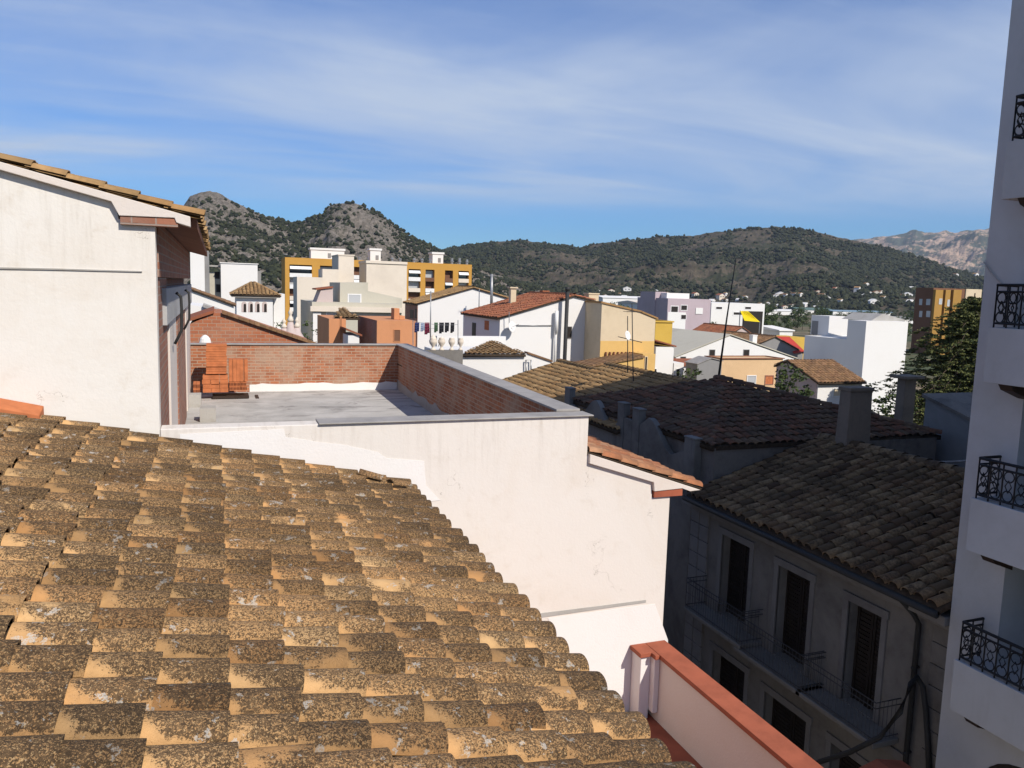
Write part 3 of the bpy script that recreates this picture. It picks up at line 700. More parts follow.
ridge_tiles(mb, C1+Vector((0, 0, .08)), PK+Vector((0, 0, .08)), .16, .42); ridge_tiles(mb, PK+Vector((0, 0, .08)), PK2+Vector((0, 0, .08)), .16, .42)
mb.build('roof', ['dark_tile', 'tile_under'], sh, True)
mb = MB(); mb.box(FX+.3, 20, 20.63, 20.75, -4.86, -4.72); mb.build('eave_course', 'tile_under', sh)

# ------------------------------------------------------------------ sunlit ochre roofs further along the street
def street_house(y0, y1, xr, zr_, drop, label, tile, wall='far_cream'):
    t = thing('ochre_roof_house', label, 'house', (xr, (y0+y1)/2, GZ))
    xe = 14.2; ze = zr_-drop*(xr-xe); xe2 = xr+4.5; ze2 = zr_-drop*4.5
    mb = MB(); tile_roof(mb, (xe, y0, ze), (xe, y1, ze), [(xr, y0, zr_), (xr, y1, zr_)], .325, .42, 5, .6, 1.6)
    tile_roof(mb, (xe2, y1, ze2), (xe2, y0, ze2), [(xr, y0, zr_), (xr, y1, zr_)], .325, .42, 4, .6, 1.4)
    ridge_tiles(mb, (xr, y0, zr_+.08), (xr, y1, zr_+.08), .17, .42)
    mb.build('roof', [tile, 'tile_under'], t, True)
    mb = MB(); mb.prism([(xe+.55, y0+.1, GZ), (xe2-.2, y0+.1, GZ), (xe2-.2, y0+.1, ze2-.2), (xr, y0+.1, zr_-.2), (xe+.55, y0+.1, ze-.06)], (0, y1-y0-.2, 0)); mb.build('wall', wall, t)
    return t
street_house(26.3, 36.6, 19.0, -3.8, .30, 'sunlit ochre tiled house just behind the dark red roof, nearer of the two ochre roofs', 'ochre_tile')
street_house(36.7, 43.2, 19.2, -4.25, .30, 'sunlit ochre tiled house by the white house wall, farther of the two ochre roofs', 'ochre_tile')

# ------------------------------------------------------------------ chimneys and walls right of the old roof
def chimney(px0, px1, pyt, y, zb, label, mat='old', cap=None, taper=.1, name='chimney', dp=1.0):
    a, b = atY(px0, pyt, y), atY(px1, pyt, y); zt_ = a.z; w = (b.x-a.x)
    t = thing(name, label, 'chimney', ((a.x+b.x)/2, y+w/2, zb))
    x0, x1 = a.x, b.x; k = taper*w; w = w*dp
    mb = MB(); mb.hexa([(x0-k, y-k, zb), (x1+k, y-k, zb), (x1+k, y+w+k, zb), (x0-k, y+w+k, zb), (x0, y, zt_-.12), (x1, y, zt_-.12), (x1, y+w, zt_-.12), (x0, y+w, zt_-.12)]); mb.build('stack', mat, t, bevel=.02)
    mb = MB(); c = cap or .04; mb.box(x0-c, x1+c, y-c, y+w+c, zt_-.12, zt_); mb.build('cap', mat, t, bevel=.02)
    return t
chimney(851, 873, 388, 19.3, -5.4, 'broad grey-brown rendered chimney rising behind the old mossy roof', 'brown_stone', None, .05, dp=.5)
chimney(906, 917, 376, 24.5, -8, 'slender chimney with an overhanging block cap in front of the cedar', 'brown_stone', .22, .05, dp=.7)
yw = thing('yard_wall', 'dark stained yard wall topped with tiles behind the broad grey chimney', 'wall', (24, 23, GZ))
a_, b_ = atY(868, 412, 22.4), atY(930, 440, 22.4)
mb = MB(); mb.prism([(a_.x, 22.4, GZ), (b_.x, 22.4, GZ), (b_.x, 22.4, b_.z), (a_.x, 22.4, a_.z)], (0, .35, 0)); mb.build('wall', 'old', yw)
mb = MB(); mb.prism([(a_.x, 22.25, a_.z), (b_.x, 22.25, b_.z), (b_.x, 22.55, b_.z+.12), (b_.x, 22.85, b_.z), (a_.x, 22.85, a_.z), (a_.x, 22.55, a_.z+.12)], (0, 0, -.06)); mb.build('coping', 'old_tile', yw)
sd = thing('yard_building', 'plain blue-grey rendered outbuilding beside the white tower', 'building', (27, 21, GZ))
q0, q1 = atX(926, 397, 24.6), atX(985, 428, 24.6)
mb = MB(); mb.prism([(24.6, q0.y, GZ), (24.6, q1.y, GZ), (24.6, q1.y, q1.z), (24.6, q0.y, q0.z)], (4, 0, 0)); mb.build('wall', 'grey', sd)
mb = MB(); mb.prism([(24.5, q0.y+.1, q0.z), (24.5, q1.y, q1.z), (24.5, q1.y, q1.z+.12), (24.5, q0.y+.1, q0.z+.12)], (4.2, 0, 0)); mb.build('roof_slab', 'dark_stone', sd)
mb = MB(); mb.tube(sag((19.2, 20.4, -4.95), (24.5, 19.2, -5.3), .25), .035, 6); tag(recentre(mb.build('cable', 'cement_pipe', None, True)), 'pale cable slung behind the ridge of the old mossy roof', 'cable')

# ================================================================== WHITE TOWER
TX = 14.0; TY1 = 11.33; TY0 = .4; TT = 16.0
tw = thing('apartment_tower', 'tall white apartment tower with iron-railed balconies, cut by the right edge', 'building', (20, 6, GZ))
BX = 13.40; BYF = atX(954, 662, 13.40).y
floors = []
for py in (96, 285, 458, 622):
    floors.append(atX({96: 1018, 285: 998, 458: 979, 622: 962}[py], py, BX+.03).z)
rail_h = []
open_ = []
decks = []
for i, zt_ in enumerate(floors):
    zb = {0: None}.get(i)
    decks.append(zt_-.78)
OPY = atX(1003, 590, TX).y
ops = []
for i, z_ in enumerate(decks):
    ops.append((3.0, OPY, z_-.02, z_+2.05))
mb = MB(); holed_front(mb, (TX, 0, 0), (0, 1, 0), (-1, 0, 0), TY0, TY1, GZ, TT, ops, 1.5)
mb.face([(TX, TY1, GZ), (34, TY1, GZ), (34, TY1, TT), (TX, TY1, TT)]); mb.face([(TX, TY0, GZ), (34, TY0, GZ), (34, TY0, TT), (TX, TY0, TT)][::-1])
mb.face([(34, TY0, GZ), (34, TY1, GZ), (34, TY1, TT), (34, TY0, TT)]); mb.face([(TX, TY0, TT), (34, TY0, TT), (34, TY1, TT), (TX, TY1, TT)])
mb.build('wall', 'tower', tw)
for i, (zt_, z_) in enumerate(zip(floors, decks)):
    t = MB(); t.box(BX, TX-.002, 2.6, BYF, z_-1.02, z_); t.box(BX+.12, TX+1.4, 2.72, BYF-.12, z_-.002, z_+.012)
    bal = t.build('balcony', 'tower', tw, bevel=.025)
    r = MB(); x = BX+.06; y1 = BYF-.06
    for zz_ in (z_+.08, zt_-.12, zt_): r.tube([(TX, y1, zz_), (x, y1, zz_), (x, 2.7, zz_)], .022 if zz_ < zt_ else .03, 6)
    def panel(p0, p1):
        p0, p1 = Vector(p0), Vector(p1); n = max(1, int((p1-p0).length/.24)); d = (p1-p0)/n
        for k in range(n+1):
            p = p0 + d*k; r.tube([p + Vector((0, 0, z_)), p + Vector((0, 0, zt_))], .016, 5)
            if k == n: break
            q = p + d*.5; L = d.length*.5; un = d.normalized(); hm = (zt_-.12-z_-.08)/2; zc = z_+.08+hm
            # two facing scrolls and a lozenge in every panel
            for sgn in (-1, 1):
                zc2 = zc + sgn*hm*.62; rr = min(L*.8, hm*.36)
                r.tube([q + un*(math.cos(w*math.pi/6)*rr) + Vector((0, 0, zc2 + math.sin(w*math.pi/6)*rr)) for w in range(13)], .013, 4)
                r.tube([q + Vector((0, 0, zc2+sgn*rr)), q + Vector((0, 0, zc+sgn*hm))], .011, 4)
            r.tube([q + Vector((0, 0, zc-hm*.4)), q + un*L*.5 + Vector((0, 0, zc)), q + Vector((0, 0, zc+hm*.4)), q - un*L*.5 + Vector((0, 0, zc)), q + Vector((0, 0, zc-hm*.4))], .013, 4)
    panel((TX, y1, 0), (x, y1, 0)); panel((x, y1, 0), (x, 2.7, 0))
    r.build('railing', 'iron', bal)
    k = MB(); k.prism([(TX-.02, BYF-.55, z_-1.02), (BX+.02, BYF-.55, z_-1.02), (BX+.1, BYF-.55, z_-1.13), (TX-.3, BYF-.55, z_-1.2), (TX-.02, BYF-.55, z_-1.3)], (0, .25, 0)); k.build('corbel', 'dark_wood', bal)
    b = MB(); b.box(TX+1.3, TX+1.46, 3.0, OPY, z_, z_+2.05); dr = b.build('terrace_door', 'glass', tw)
    f_ = MB()
    for y in np.arange(3.05, OPY, 1.0): f_.box(TX+1.25, TX+1.31, y-.04, y+.04, z_, z_+2.05)
    f_.build('door_frame', 'dark_wood', dr)
# arched doorway low on the tower
mb = MB(); az = atX(985, 745, TX-.02); pts = []
for w in range(13): a = math.pi*w/12; pts.append((TX-.012, az.y-1.0+1.0*math.cos(a), az.z-.75+.75*math.sin(a)))
mb.prism(pts + [(TX-.012, az.y-2.0, GZ), (TX-.012, az.y, GZ)], (.01, 0, 0)); mb.build('arched_door', 'shutter', tw)
mb = MB(); c = (13.7, 8.3, decks[3]+.012); mb.tube([c, (c[0], c[1], c[2]+.68)], .03, 8); mb.lathe((c[0], c[1], c[2]), [(.22, 0), (.22, .03)], 14); mb.lathe((c[0], c[1], c[2]+.68), [(.34, 0), (.36, .02), (.34, .04)], 18)
tag(recentre(mb.build('balcony_table', 'pipe', None, True)), 'small round dark table on the lowest tower balcony in view', 'table')
mb = MB(); pts = sag(atX(984, 262, TX-.03), atX(1010, 290, TX-.03), .05); mb.tube(pts, .012, 5); tag(recentre(mb.build('wall_cable', 'cement_pipe')), 'thin cable running down the white tower wall to the balcony', 'cable')

# ================================================================== TOWN BEHIND
def win_rects(root, rects, y, mats=('paint', 'glass'), fr=.05, name='window'):
    """windows on a wall that faces the camera side (-Y): frame part and pane sub-part"""
    for (a, b, c, d) in rects:
        p, q = atY(a, d, y), atY(b, c, y); x0, x1, z0, z1 = p.x, q.x, p.z, q.z
        mb = MB(); t = max(.05, (x1-x0)*.09)
        mb.box(x0-t, x0, y-fr, y+.02, z0-t, z1+t); mb.box(x1, x1+t, y-fr, y+.02, z0-t, z1+t); mb.box(x0, x1, y-fr, y+.02, z1, z1+t); mb.box(x0, x1, y-fr, y+.02, z0-t, z0)
        w = mb.build(name, mats[0], root)
        mb = MB(); mb.box(x0, x1, y-.012, y+.01, z0, z1); mb.build('pane', mats[1], w)
def side_wins(root, rects, x, mats=('paint', 'glass')):
    for (a, b, c, d) in rects:
        p, q = atX(a, d, x), atX(b, c, x)
        mb = MB(); mb.box(x-.02, x+.01, min(p.y, q.y), max(p.y, q.y), p.z, q.z); mb.build('shutter', mats[1], root)
def block(name, label, cat, y, px0, px1, pyt, depth, mat, zb=GZ, cap=None, group=None, wins=(), wm_=('paint', 'glass'), capmat=None):
    a, b = atY(px0, pyt, y), atY(px1, pyt, y); zt = max(a.z, b.z)
    t = thing(name, label, cat, ((a.x+b.x)/2, y+depth/2, zb), group)
    mb = MB(); mb.box(a.x, b.x, y, y+depth, zb, zt); mb.build('wall', mat, t)
    if cap:
        mb = MB(); mb.box(a.x-.12, b.x+.12, y-.12, y+.2, zt, zt+cap); mb.box(a.x-.12, b.x+.12, y+depth-.2, y+depth+.12, zt, zt+cap)
        mb.box(a.x-.12, a.x+.2, y+.2, y+depth-.2, zt, zt+cap); mb.box(b.x-.2, b.x+.12, y+.2, y+depth-.2, zt, zt+cap); mb.build('parapet', capmat or mat, t)
    win_rects(t, wins, y, wm_)
    return t, a.x, b.x, zt
def slab(mb, a, b, dy, th_=.16, over=.25, m=0):
    """roof plane from eave point a to ridge point b (both in one X-Z section), running dy along Y"""
    a, b = Vector(a), Vector(b); d = (b-a).normalized(); a = a - d*over
    mb.prism([a, b, b+Vector((0, 0, th_)), a+Vector((0, 0, th_))], (0, dy, 0), m)
def gable_y(name, label, y, ridge, left, right, pyb, depth, wall, tile, wins=(), cat='house', zb=GZ, th_=.18, group=None, tiled=True, wm_=('paint', 'glass'), lwall=None):
    """house whose gable end faces -Y; ridge runs away from the camera. pixel outline of the gable on plane y"""
    r, l, q = atY(*ridge, y), atY(*left, y), atY(*right, y)
    t = thing(name, label, cat, ((l.x+q.x)/2, y+depth/2, zb), group)
    mb = MB(); mb.prism([(l.x, y, zb), (q.x, y, zb), (q.x, y, q.z-.1), (r.x, y, r.z-.1), (l.x, y, l.z-.1)], (0, depth, 0)); mb.build('wall', wall, t)
    mb = MB()
    for e in (l, q):
        if abs(e.x-r.x) < .2: continue
        A = Vector((e.x, y-.15, e.z)); B = Vector((r.x, y-.15, r.z)); d = (A-B).normalized(); A = A + d*.3
        if tiled:
            e0, e1 = A, A+Vector((0, depth+.3, 0))
            if e is q: e0, e1 = e1, e0
            tile_roof(mb, e0, e1, [B, B+Vector((0, depth+.3, 0))], .36, .45, 4, .6, 1.6, False, deck=.12)
        else: slab(mb, A, B, depth+.3, .12, 0)
    if tiled: ridge_tiles(mb, (r.x, y-.1, r.z+.06), (r.x, y+depth, r.z+.06), .18, .45, 5)
    mb.build('roof', [tile, 'tile_under'] if tiled else tile, t, tiled)
    win_rects(t, wins, y, wm_)
    return t, l, q, r

# --- white house with brown-ochre roof (W1) and white house with red roof (W2), beige house (B3)
r1, l1, q1, p1_ = gable_y('white_ochre_roof_house', 'white gabled house with weathered ochre roof and dark brick left wall, below the yellow block', 82, (473, 287.4), (418, 303), (507, 297.5), 0, atX(405.5, 301, atY(418, 303, 82).x).y-82, 'far_white', 'ochre_tile')
mb = MB(); mb.box(l1.x-.06, l1.x-.003, 82.02, atX(405.5, 301, l1.x).y-.1, GZ, l1.z-.25); mb.build('side_wall', 'brick_side', r1)
side_wins(r1, [(410, 413.5, 310, 318), (414.8, 417, 309, 318)], l1.x-.065, (None, 'shutter'))
r2, l2, q2, p2_ = gable_y('red_roof_house', 'white house with a long terracotta roof and satellite dish, shaded left side', 60, (574, 295.3), (500, 317), (592, 299.5), 0, atX(464, 312, atY(500, 317, 60).x).y-60, 'far_white', 'rust_tile', wins=[(565, 571.5, 327, 338)], wm_=('grey', 'shutter'))
side_wins(r2, [(472, 476, 323, 336)], l2.x-.01, (None, 'shutter'))
side_wins(r2, [(484.5, 489, 321, 329.5)], l2.x-.01, (None, 'terracotta'))
b3 = thing('beige_house', 'sand coloured house wall with a yellow washed lower half, shaded on its left', 'house', (30, 62, GZ))
A, B, C = atY(602, 303, 57), atY(640, 312, 57), atY(655.5, 319, 57); xb = C.x
mb = MB(); mb.prism([(A.x, 57, GZ), (xb, 57, GZ), (xb, 57, C.z), (B.x, 57, B.z), (A.x, 57, A.z)], (0, 9, 0)); mb.build('wall', 'sand', b3)
ymid = atY(630, 341, 57).z; mb = MB(); mb.box(A.x+.003, xb-.003, 56.985, 57.0, GZ, ymid); mb.build('painted_wall', 'yellow_wall', b3)
mb = MB(); mb.prism([(A.x-.1, 56.9, A.z), (B.x, 56.9, B.z), (xb+.2, 56.9, C.z-.02), (xb+.2, 56.9, C.z+.12), (B.x, 56.9, B.z+.14), (A.x-.1, 56.9, A.z+.14)], (0, 9.2, 0)); mb.build('roof', 'ochre_tile', b3)
mb = MB()
for k in range(9):
    p = atY(606+k*4, 353.5-k*.02, 56.9); mb.box(p.x-.06, p.x+.06, 56.8, 57, p.z-.25, p.z+.12)
mb.build('wall_bracket', 'wood', b3)
# lower lean-to in front of the beige house
lt = thing('lean_to', 'low cream lean-to with a tiled edge at the foot of the beige house', 'outbuilding', (27, 55, GZ))
a, b = atY(584, 368, 54.2), atY(644, 357.5, 54.2)
mb = MB(); mb.prism([(a.x, 54.2, GZ), (b.x, 54.2, GZ), (b.x, 54.2, b.z), (a.x, 54.2, a.z)], (0, 2.7, 0)); mb.build('wall', 'yellow_wall', lt)
mb = MB(); n = 16
for k in range(n):
    p = a.lerp(b, k/n); q = a.lerp(b, (k+.94)/n); p.y = q.y = 54.05; mb.prism([p, q, q+Vector((0, 0, .16)), p+Vector((0, 0, .19))], (0, 2.85, 0))
mb.build('roof_tiles', 'brown_tile', lt)
block('stair_tower', 'small cream block with dark niche at the right end of the lean-to', 'outbuilding', 55, 643, 655.5, 354, 2, 'yellow_wall', wins=[(644.5, 647, 357, 372)], wm_=('sand', 'shutter'))
# --- small white house right of it with red roof, mustard box
sw, a0, a1, az_ = block('small_white_house', 'small white house wall with a red lean roof, right of the beige house', 'house', 61, 656, 674, 347, 5, 'far_white', wins=[(653.5, 656.3, 369, 374)], wm_=('paint', 'shutter'))
mb = MB(); slab(mb, (a1+.1, 60.9, az_+.02), (a0-.2, 60.9, az_+.55), 5.3, .12, .1); mb.build('roof', 'rust_tile', sw)
block('white_annex', 'low white annex with a dark doorway in front of the small white house', 'outbuilding', 60.9, 674, 684, 363, 4, 'far_white', wins=[(676, 679.5, 369, 377)], wm_=('paint', 'shutter'))
block('mustard_block', 'plain mustard-yellow block above the small white house', 'building', 70, 655.6, 672.6, 322.5, 7, 'mustard', zb=-8, cap=.15)
# --- low white house in front with ochre roof, its wall and door pole
lw = thing('low_white_house', 'low white house wall with a small ragged ochre roof, beyond the brick parapet', 'house', (22, 50, GZ))
Y = 47.5
P = [atY(*p, Y) for p in ((448, 352), (468, 354), (527, 353.5), (552, 362), (556, 380))]
mb = MB(); mb.prism([(P[0].x, Y, GZ), (P[4].x, Y, GZ), (P[3].x+.1, Y, P[3].z), (P[2].x, Y, P[2].z), (P[1].x, Y, P[1].z), (P[0].x, Y, P[1].z)], (0, 6, 0)); mb.build('wall', 'far_white', lw)
mb = MB(); e0, e1 = atY(462, 354.5, Y-.2), atY(526, 354.5, Y-.2); rt_ = atY(492, 340.5, Y+5.0)
tile_roof(mb, e0, e1, [Vector((e0.x, Y-.1, e0.z+.05)), rt_, Vector((e1.x, Y-.1, e1.z+.05))], .34, .42, 4, .6, 2, False); mb.build('roof', ['ochre_tile', 'tile_under'], lw, True)
mb = MB(); mb.prism([P[2]-Vector((0, .1, 0)), P[3]-Vector((0, .1, 0)), P[3]+Vector((0, -.1, .12)), P[2]+Vector((0, -.1, .12))], (0, .6, 0)); mb.build('verge', 'brown_tile', lw)
wall2, *_ = block('white_terrace_wall', 'long low white terrace wall between the clothes lines and the red roofed house', 'wall', 55, 437, 506, 336.5, .4, 'far_white', zb=-9)
mb = MB(); a = atY(526, 376, 47.3); b = atY(526, 360, 47.3); c_ = atY(531, 360, 47.3); d_ = atY(531, 375, 47.3); mb.tube([a, b, c_, d_], .05, 6); tag(recentre(mb.build('pipe_bracket', 'metal', None, True)), 'bent metal pipe standing on the low white wall by the ochre roof', 'pipe')

# --- orange houses, grey-beige building, cream blank walls, yellow apartment block
t1, x0, x1, z1_ = block('orange_house', 'narrow orange house with an ochre roof patch, left of the red lean-to roof', 'house', 66, 329, 346, 319, 8, 'orange', wins=[(340.5, 341.3, 317, 340)], wm_=('orange', 'brown_wall'))
mb = MB(); tile_roof(mb, (x0+.5, 66.5, z1_+.05), (x1+1.2, 66.5, z1_+.05), [(x0+1.6, 71, z1_+.75), (x1+.6, 71, z1_+.75)], .38, .5, 4, .6, 1.5, False); mb.build('roof', ['ochre_tile', 'tile_under'], t1, True)
t2, x0, x1, z2_ = block('orange_house', 'orange house with a stubby roof pillar and brown shaded side beside the clothes line', 'house', 62, 377, 416, 321, 9, 'orange', wins=[(394, 400, 330, 341)], wm_=('orange', 'brown_wall'))
mb = MB(); mb.box(x0-.01, x0-.004, 62.0, 70.98, GZ, z2_-.01); mb.build('side_wall', 'brick_side', t2)
a, b = atY(394, 321, 64), atY(405, 308.5, 64); mb = MB(); mb.box(a.x, (a.x+b.x)/2, 64, 65.2, z2_, b.z); mb.box((a.x+b.x)/2, b.x, 64, 65.2, z2_, b.z-.6); mb.build('roof_pillar', 'orange', t2, bevel=.03)
tr = thing('red_lean_roof', 'small rust-red lean-to roof between the two orange houses', 'outbuilding', (5, 64, GZ))
a, b = atY(346, 330, 63), atY(361, 336, 63); mb = MB(); slab(mb, (b.x, 63, b.z), (a.x, 63, a.z), 5, .15, .1); mb.build('roof', 'rust_tile', tr)
mb = MB(); mb.box(a.x+.2, b.x-.1, 63.2, 67.8, GZ, b.z+.02); mb.build('wall', 'far_white', tr)
gb = thing('grey_beige_building', 'grey-beige building with stepped flat terraces and one pale window', 'building', (6, 106, GZ))
def gbox(name, px0, px1, pyt, y, d, mat, zb=GZ, parent=None):
    a, b = atY(px0, pyt, y), atY(px1, pyt, y); mb = MB(); mb.box(a.x, b.x, y, y+d, zb, max(a.z, b.z)); return mb.build(name, mat, parent)
gbox('wall', 312, 402, 304, 100, 14, 'grey_beige', GZ, gb)
gbox('parapet', 310.5, 403, 308, 99.4, .7, 'far_cream', atY(311, 311.3, 99.4).z, gb)
a, b, c_ = atY(340, 282.5, 103), atY(368, 282.5, 103), atY(368, 291, 103); d_ = atY(402, 298.5, 103)
mb = MB(); mb.prism([(a.x, 103, -3), (d_.x, 103, -3), (d_.x, 103, d_.z), (c_.x, 103, c_.z), (b.x, 103, b.z), (a.x, 103, a.z)], (0, 10, 0)); mb.build('upper_wall', 'grey_beige', gb)
win_rects(gb, [(348.6, 360.3, 295, 303)], 103, ('paint', 'glass_pale'))
win_rects(gb, [(327, 339, 313, 320), (346, 352, 313, 319)], 100, ('paint', 'glass_pale'))
gbox('white_pillar', 313, 321, 312.5, 99.7, .5, 'far_white', GZ, gb)
a, b, c_ = atY(316, 303, 101), atY(321, 290, 101), atY(333, 288, 101); mb = MB(); mb.prism([(a.x, 101, a.z), (c_.x, 101, a.z), (c_.x, 101, c_.z), (b.x, 101, b.z)], (0, 4, 0)); mb.build('roof_room', 'pink', gb)
mb = MB(); mb.prism([(a.x, 100.8, b.z), (c_.x, 100.8, c_.z+.02), (c_.x, 100.8, c_.z+.2), (a.x, 100.8, b.z+.18)], (0, 4.4, 0)); mb.build('roof_room_slab', 'rust_tile', gb)
cb, *_ = block('cream_party_wall', 'tall narrow cream blank party wall in front of the yellow block', 'building', 150, 338.6, 354, 256, 9, 'far_cream', cap=.2)
ca = thing('cream_party_wall', 'broad cream blank party wall with a sloping foot, right of the narrow one', 'building', (15, 155, GZ))
gbox('wall', 366.5, 407, 262.5, 150, 8, 'far_cream', GZ, ca); gbox('parapet', 366, 407.5, 262, 149.8, 8.4, 'far_cream', atY(366, 263, 149.8).z, ca)
cc, *_ = block('cream_roof_block', 'low wide cream block with a stained top in front of the yellow block', 'building', 140, 297, 322.5, 277.5, 7, 'far_cream')
block('cream_roof_block', 'small cream block standing behind the wide stained one', 'building', 144, 322.5, 338.8, 269.5, 6, 'far_cream')

yb = thing('yellow_apartment_block', 'long ochre-yellow apartment block with recessed balconies and white roof boxes', 'building', (20, 206, GZ))
Y = 200.; xa, xb = atY(285, 262, Y).x, atY(472, 262, Y).x; ztp = atY(380, 261, Y).z
FLH = 10.75/790*200*1.02
bays = [(289.5, 312), (320, 337), (353.5, 364), (408.5, 420.5), (425.5, 434.5), (445, 453), (458.5, 468.8)]
bx = [(atY(a, 275, Y).x, atY(b, 275, Y).x) for a, b in bays]
mb = MB(); holed_front(mb, (0, Y, 0), (1, 0, 0), (0, -1, 0), xa, xb, GZ, ztp, [(a, b, GZ+1, ztp-1.7) for a, b in bx], 1.3)
mb.face([(xa, Y, GZ), (xa, Y+11, GZ), (xa, Y+11, ztp), (xa, Y, ztp)][::-1]); mb.face([(xb, Y, GZ), (xb, Y+11, GZ), (xb, Y+11, ztp), (xb, Y, ztp)])
mb.face([(xa, Y, ztp), (xb, Y, ztp), (xb, Y+11, ztp), (xa, Y+11, ztp)]); mb.face([(xa, Y+11, GZ), (xb, Y+11, GZ), (xb, Y+11, ztp), (xa, Y+11, ztp)][::-1])
mb.build('wall', 'ochre', yb)
for i, (a, b) in enumerate(bx):
    for k in range(5):
        zc = ztp-1.7-FLH*k-FLH
        if zc < GZ+1: break
        mb = MB(); mb.box(a+.02, b-.02, Y-.12, Y+.06, zc-.25, zc+.75); mb.box(a+.02, b-.02, Y+.06, Y+1.3, zc-.25, zc-.05)
        bal = mb.build('balcony', ('paint', 'brown_wall', 'paint', 'brown_wall', 'far_cream', 'brown_wall', 'far_white')[(i*3+k*2) % 7], yb)
        mb = MB(); mb.box(a+.02, b-.02, Y+1.25, Y+1.32, zc-.05, zc+FLH-.27); w = mb.build('window', ('glass', 'glass_pale', 'brown_wall')[(i+k) % 3], yb)
        if (i+k) % 3 == 0:
            mb = MB(); mb.prism([(a+.1, Y-.5, zc+FLH-1.0), (a+.1, Y+.1, zc+FLH-.35), (a+.1, Y+.1, zc+FLH-.42), (a+.1, Y-.5, zc+FLH-1.07)], (b-a-.2, 0, 0)); mb.build('awning', 'paint', w)
for px0, px1, pyt in ((310, 345.5, 249), (369.5, 382, 248.7), (432, 444.5, 252.5)):
    a, b = atY(px0, pyt, Y+3), atY(px1, pyt, Y+3)
    mb = MB(); mb.box(a.x+.25, b.x-.25, Y+3.2, Y+7, ztp, b.z-.5); mb.box(a.x, b.x, Y+3, Y+7.2, b.z-.5, b.z); rb = mb.build('roof_box', 'far_white', yb)
    mb = MB(); mb.box((a.x+b.x)/2, (a.x+b.x)/2+.8, Y+3.17, Y+3.2, ztp+.3, ztp+1.5); mb.build('vent', 'grey', rb)
for px in (285.6, 352, 359, 392, 400, 414, 422, 430, 452, 459.5, 467):
    a = atY(px, 258.5, Y+1); mb = MB(); mb.tube([(a.x, Y+1, ztp), (a.x, Y+1, a.z+random.uniform(-.3, .4))], .35, 8); mb.tube([(a.x, Y+1, ztp+.6), (a.x, Y+1, ztp+.8)], .5, 8); mb.build('roof_vent', 'metal', yb)

# --- left group: white blocks, arched villa, brick gable, grey roof
wb, x0, x1, zt_ = block('white_block', 'plain white blank-walled block behind the arched villa', 'building', 118, 220.7, 257.5, 264.5, 9, 'far_white', cap=.12)
a = atY(261, 271, 121); mb = MB(); mb.box(x1+.01, a.x, 121, 126.5, GZ, a.z); mb.build('side_annex', 'grey', wb)
a, b = atY(206, 264, 120), atY(220.6, 264, 120); mb = MB(); mb.box(a.x, b.x, 120, 126, GZ, a.z-1.1); mb.build('recessed_wall', 'grey_beige', wb)
mb = MB(); mb.box(a.x-.2, b.x+.05, 119, 126, a.z-.35, a.z-.15); mb.build('canopy', 'conc', wb)
win_rects(wb, [(215, 219.5, 272, 278.5), (216.3, 220.2, 284.5, 292)], 120, ('grey', 'shutter'))
st, x0, x1, zt_ = block('white_stair_tower', 'tall narrow white tower with a grey side, right of the tiled verge', 'building', 112, 190, 204.2, 247.5, 5, 'far_white')
mb = MB(); mb.box(x1+.004, x1+.55, 112.3, 117, GZ, zt_-.02); mb.build('side_strip', 'grey', st)
vl = thing('arched_villa', 'white villa with four arched windows and a hipped ochre roof', 'house', (4, 99, GZ))
Y = 95.; a, b = atY(236.4, 294.5, Y), atY(272.8, 296, Y); ap = atY(253.7, 283.5, Y+3)
mb = MB(); mb.box(a.x, b.x, Y, Y+8, GZ, b.z); mb.build('wall', 'far_white', vl)
E0, E1, E2, E3 = (a.x-.6, Y-.6, b.z+.05), (b.x+.9, Y-.6, b.z+.05), (b.x+.9, Y+8.6, b.z+.05), (a.x-.6, Y+8.6, b.z+.05); apv = ((a.x+b.x)/2, Y+4, ap.z+.25)
mb = MB()
for e, f in ((E0, E1), (E1, E2), (E2, E3), (E3, E0)): tile_roof(mb, e, f, [apv], .42, .5, 4, .6, 1.2, False)
mb.build('roof', ['ochre_tile', 'tile_under'], vl, True)
mb = MB(); mb.box(a.x-.5, b.x+.8, Y-.5, Y+8.5, b.z-.22, b.z-.08); mb.build('eave_cornice', 'far_cream', vl)
for px in (244.1, 250.6, 257.4, 264.6):
    p = atY(px, 312, Y); q = atY(px, 304, Y); hw = .27; pts = [(p.x-hw, Y-.03, p.z), (p.x+hw, Y-.03, p.z)] + [(p.x+hw*math.cos(math.pi*k/8), Y-.03, q.z+hw*math.sin(math.pi*k/8)) for k in range(9)]
    mb = MB(); mb.prism(pts, (0, .035, 0)); w = mb.build('window', 'pink', vl)
    pts = [(p.x-hw*.2, Y-.05, p.z), (p.x+hw*.85, Y-.05, p.z)] + [(p.x+hw*.35+hw*.5*math.cos(math.pi*k/8), Y-.05, q.z-.1+hw*.5*math.sin(math.pi*k/8)) for k in range(9)]
    mb = MB(); mb.prism(pts, (0, .015, 0)); mb.build('pane', 'shutter', w)
va, *_ = block('white_outhouse', 'low whitewashed outhouse just right of the arched villa', 'outbuilding', 100, 273.5, 284.8, 294, 5, 'far_white')
br = thing('brown_lean_roof_house', 'low white house under a long brown sloping roof, in front of the arched villa', 'house', (-1, 84, GZ))
Y = 82.; a, b = atY(188, 288, Y), atY(236, 305.5, Y)
mb = MB(); mb.prism([(a.x, Y+.2, GZ), (b.x-.2, Y+.2, GZ), (b.x-.2, Y+.2, b.z-.1), (a.x, Y+.2, a.z-.1)], (0, 6, 0)); mb.build('wall', 'far_white', br)
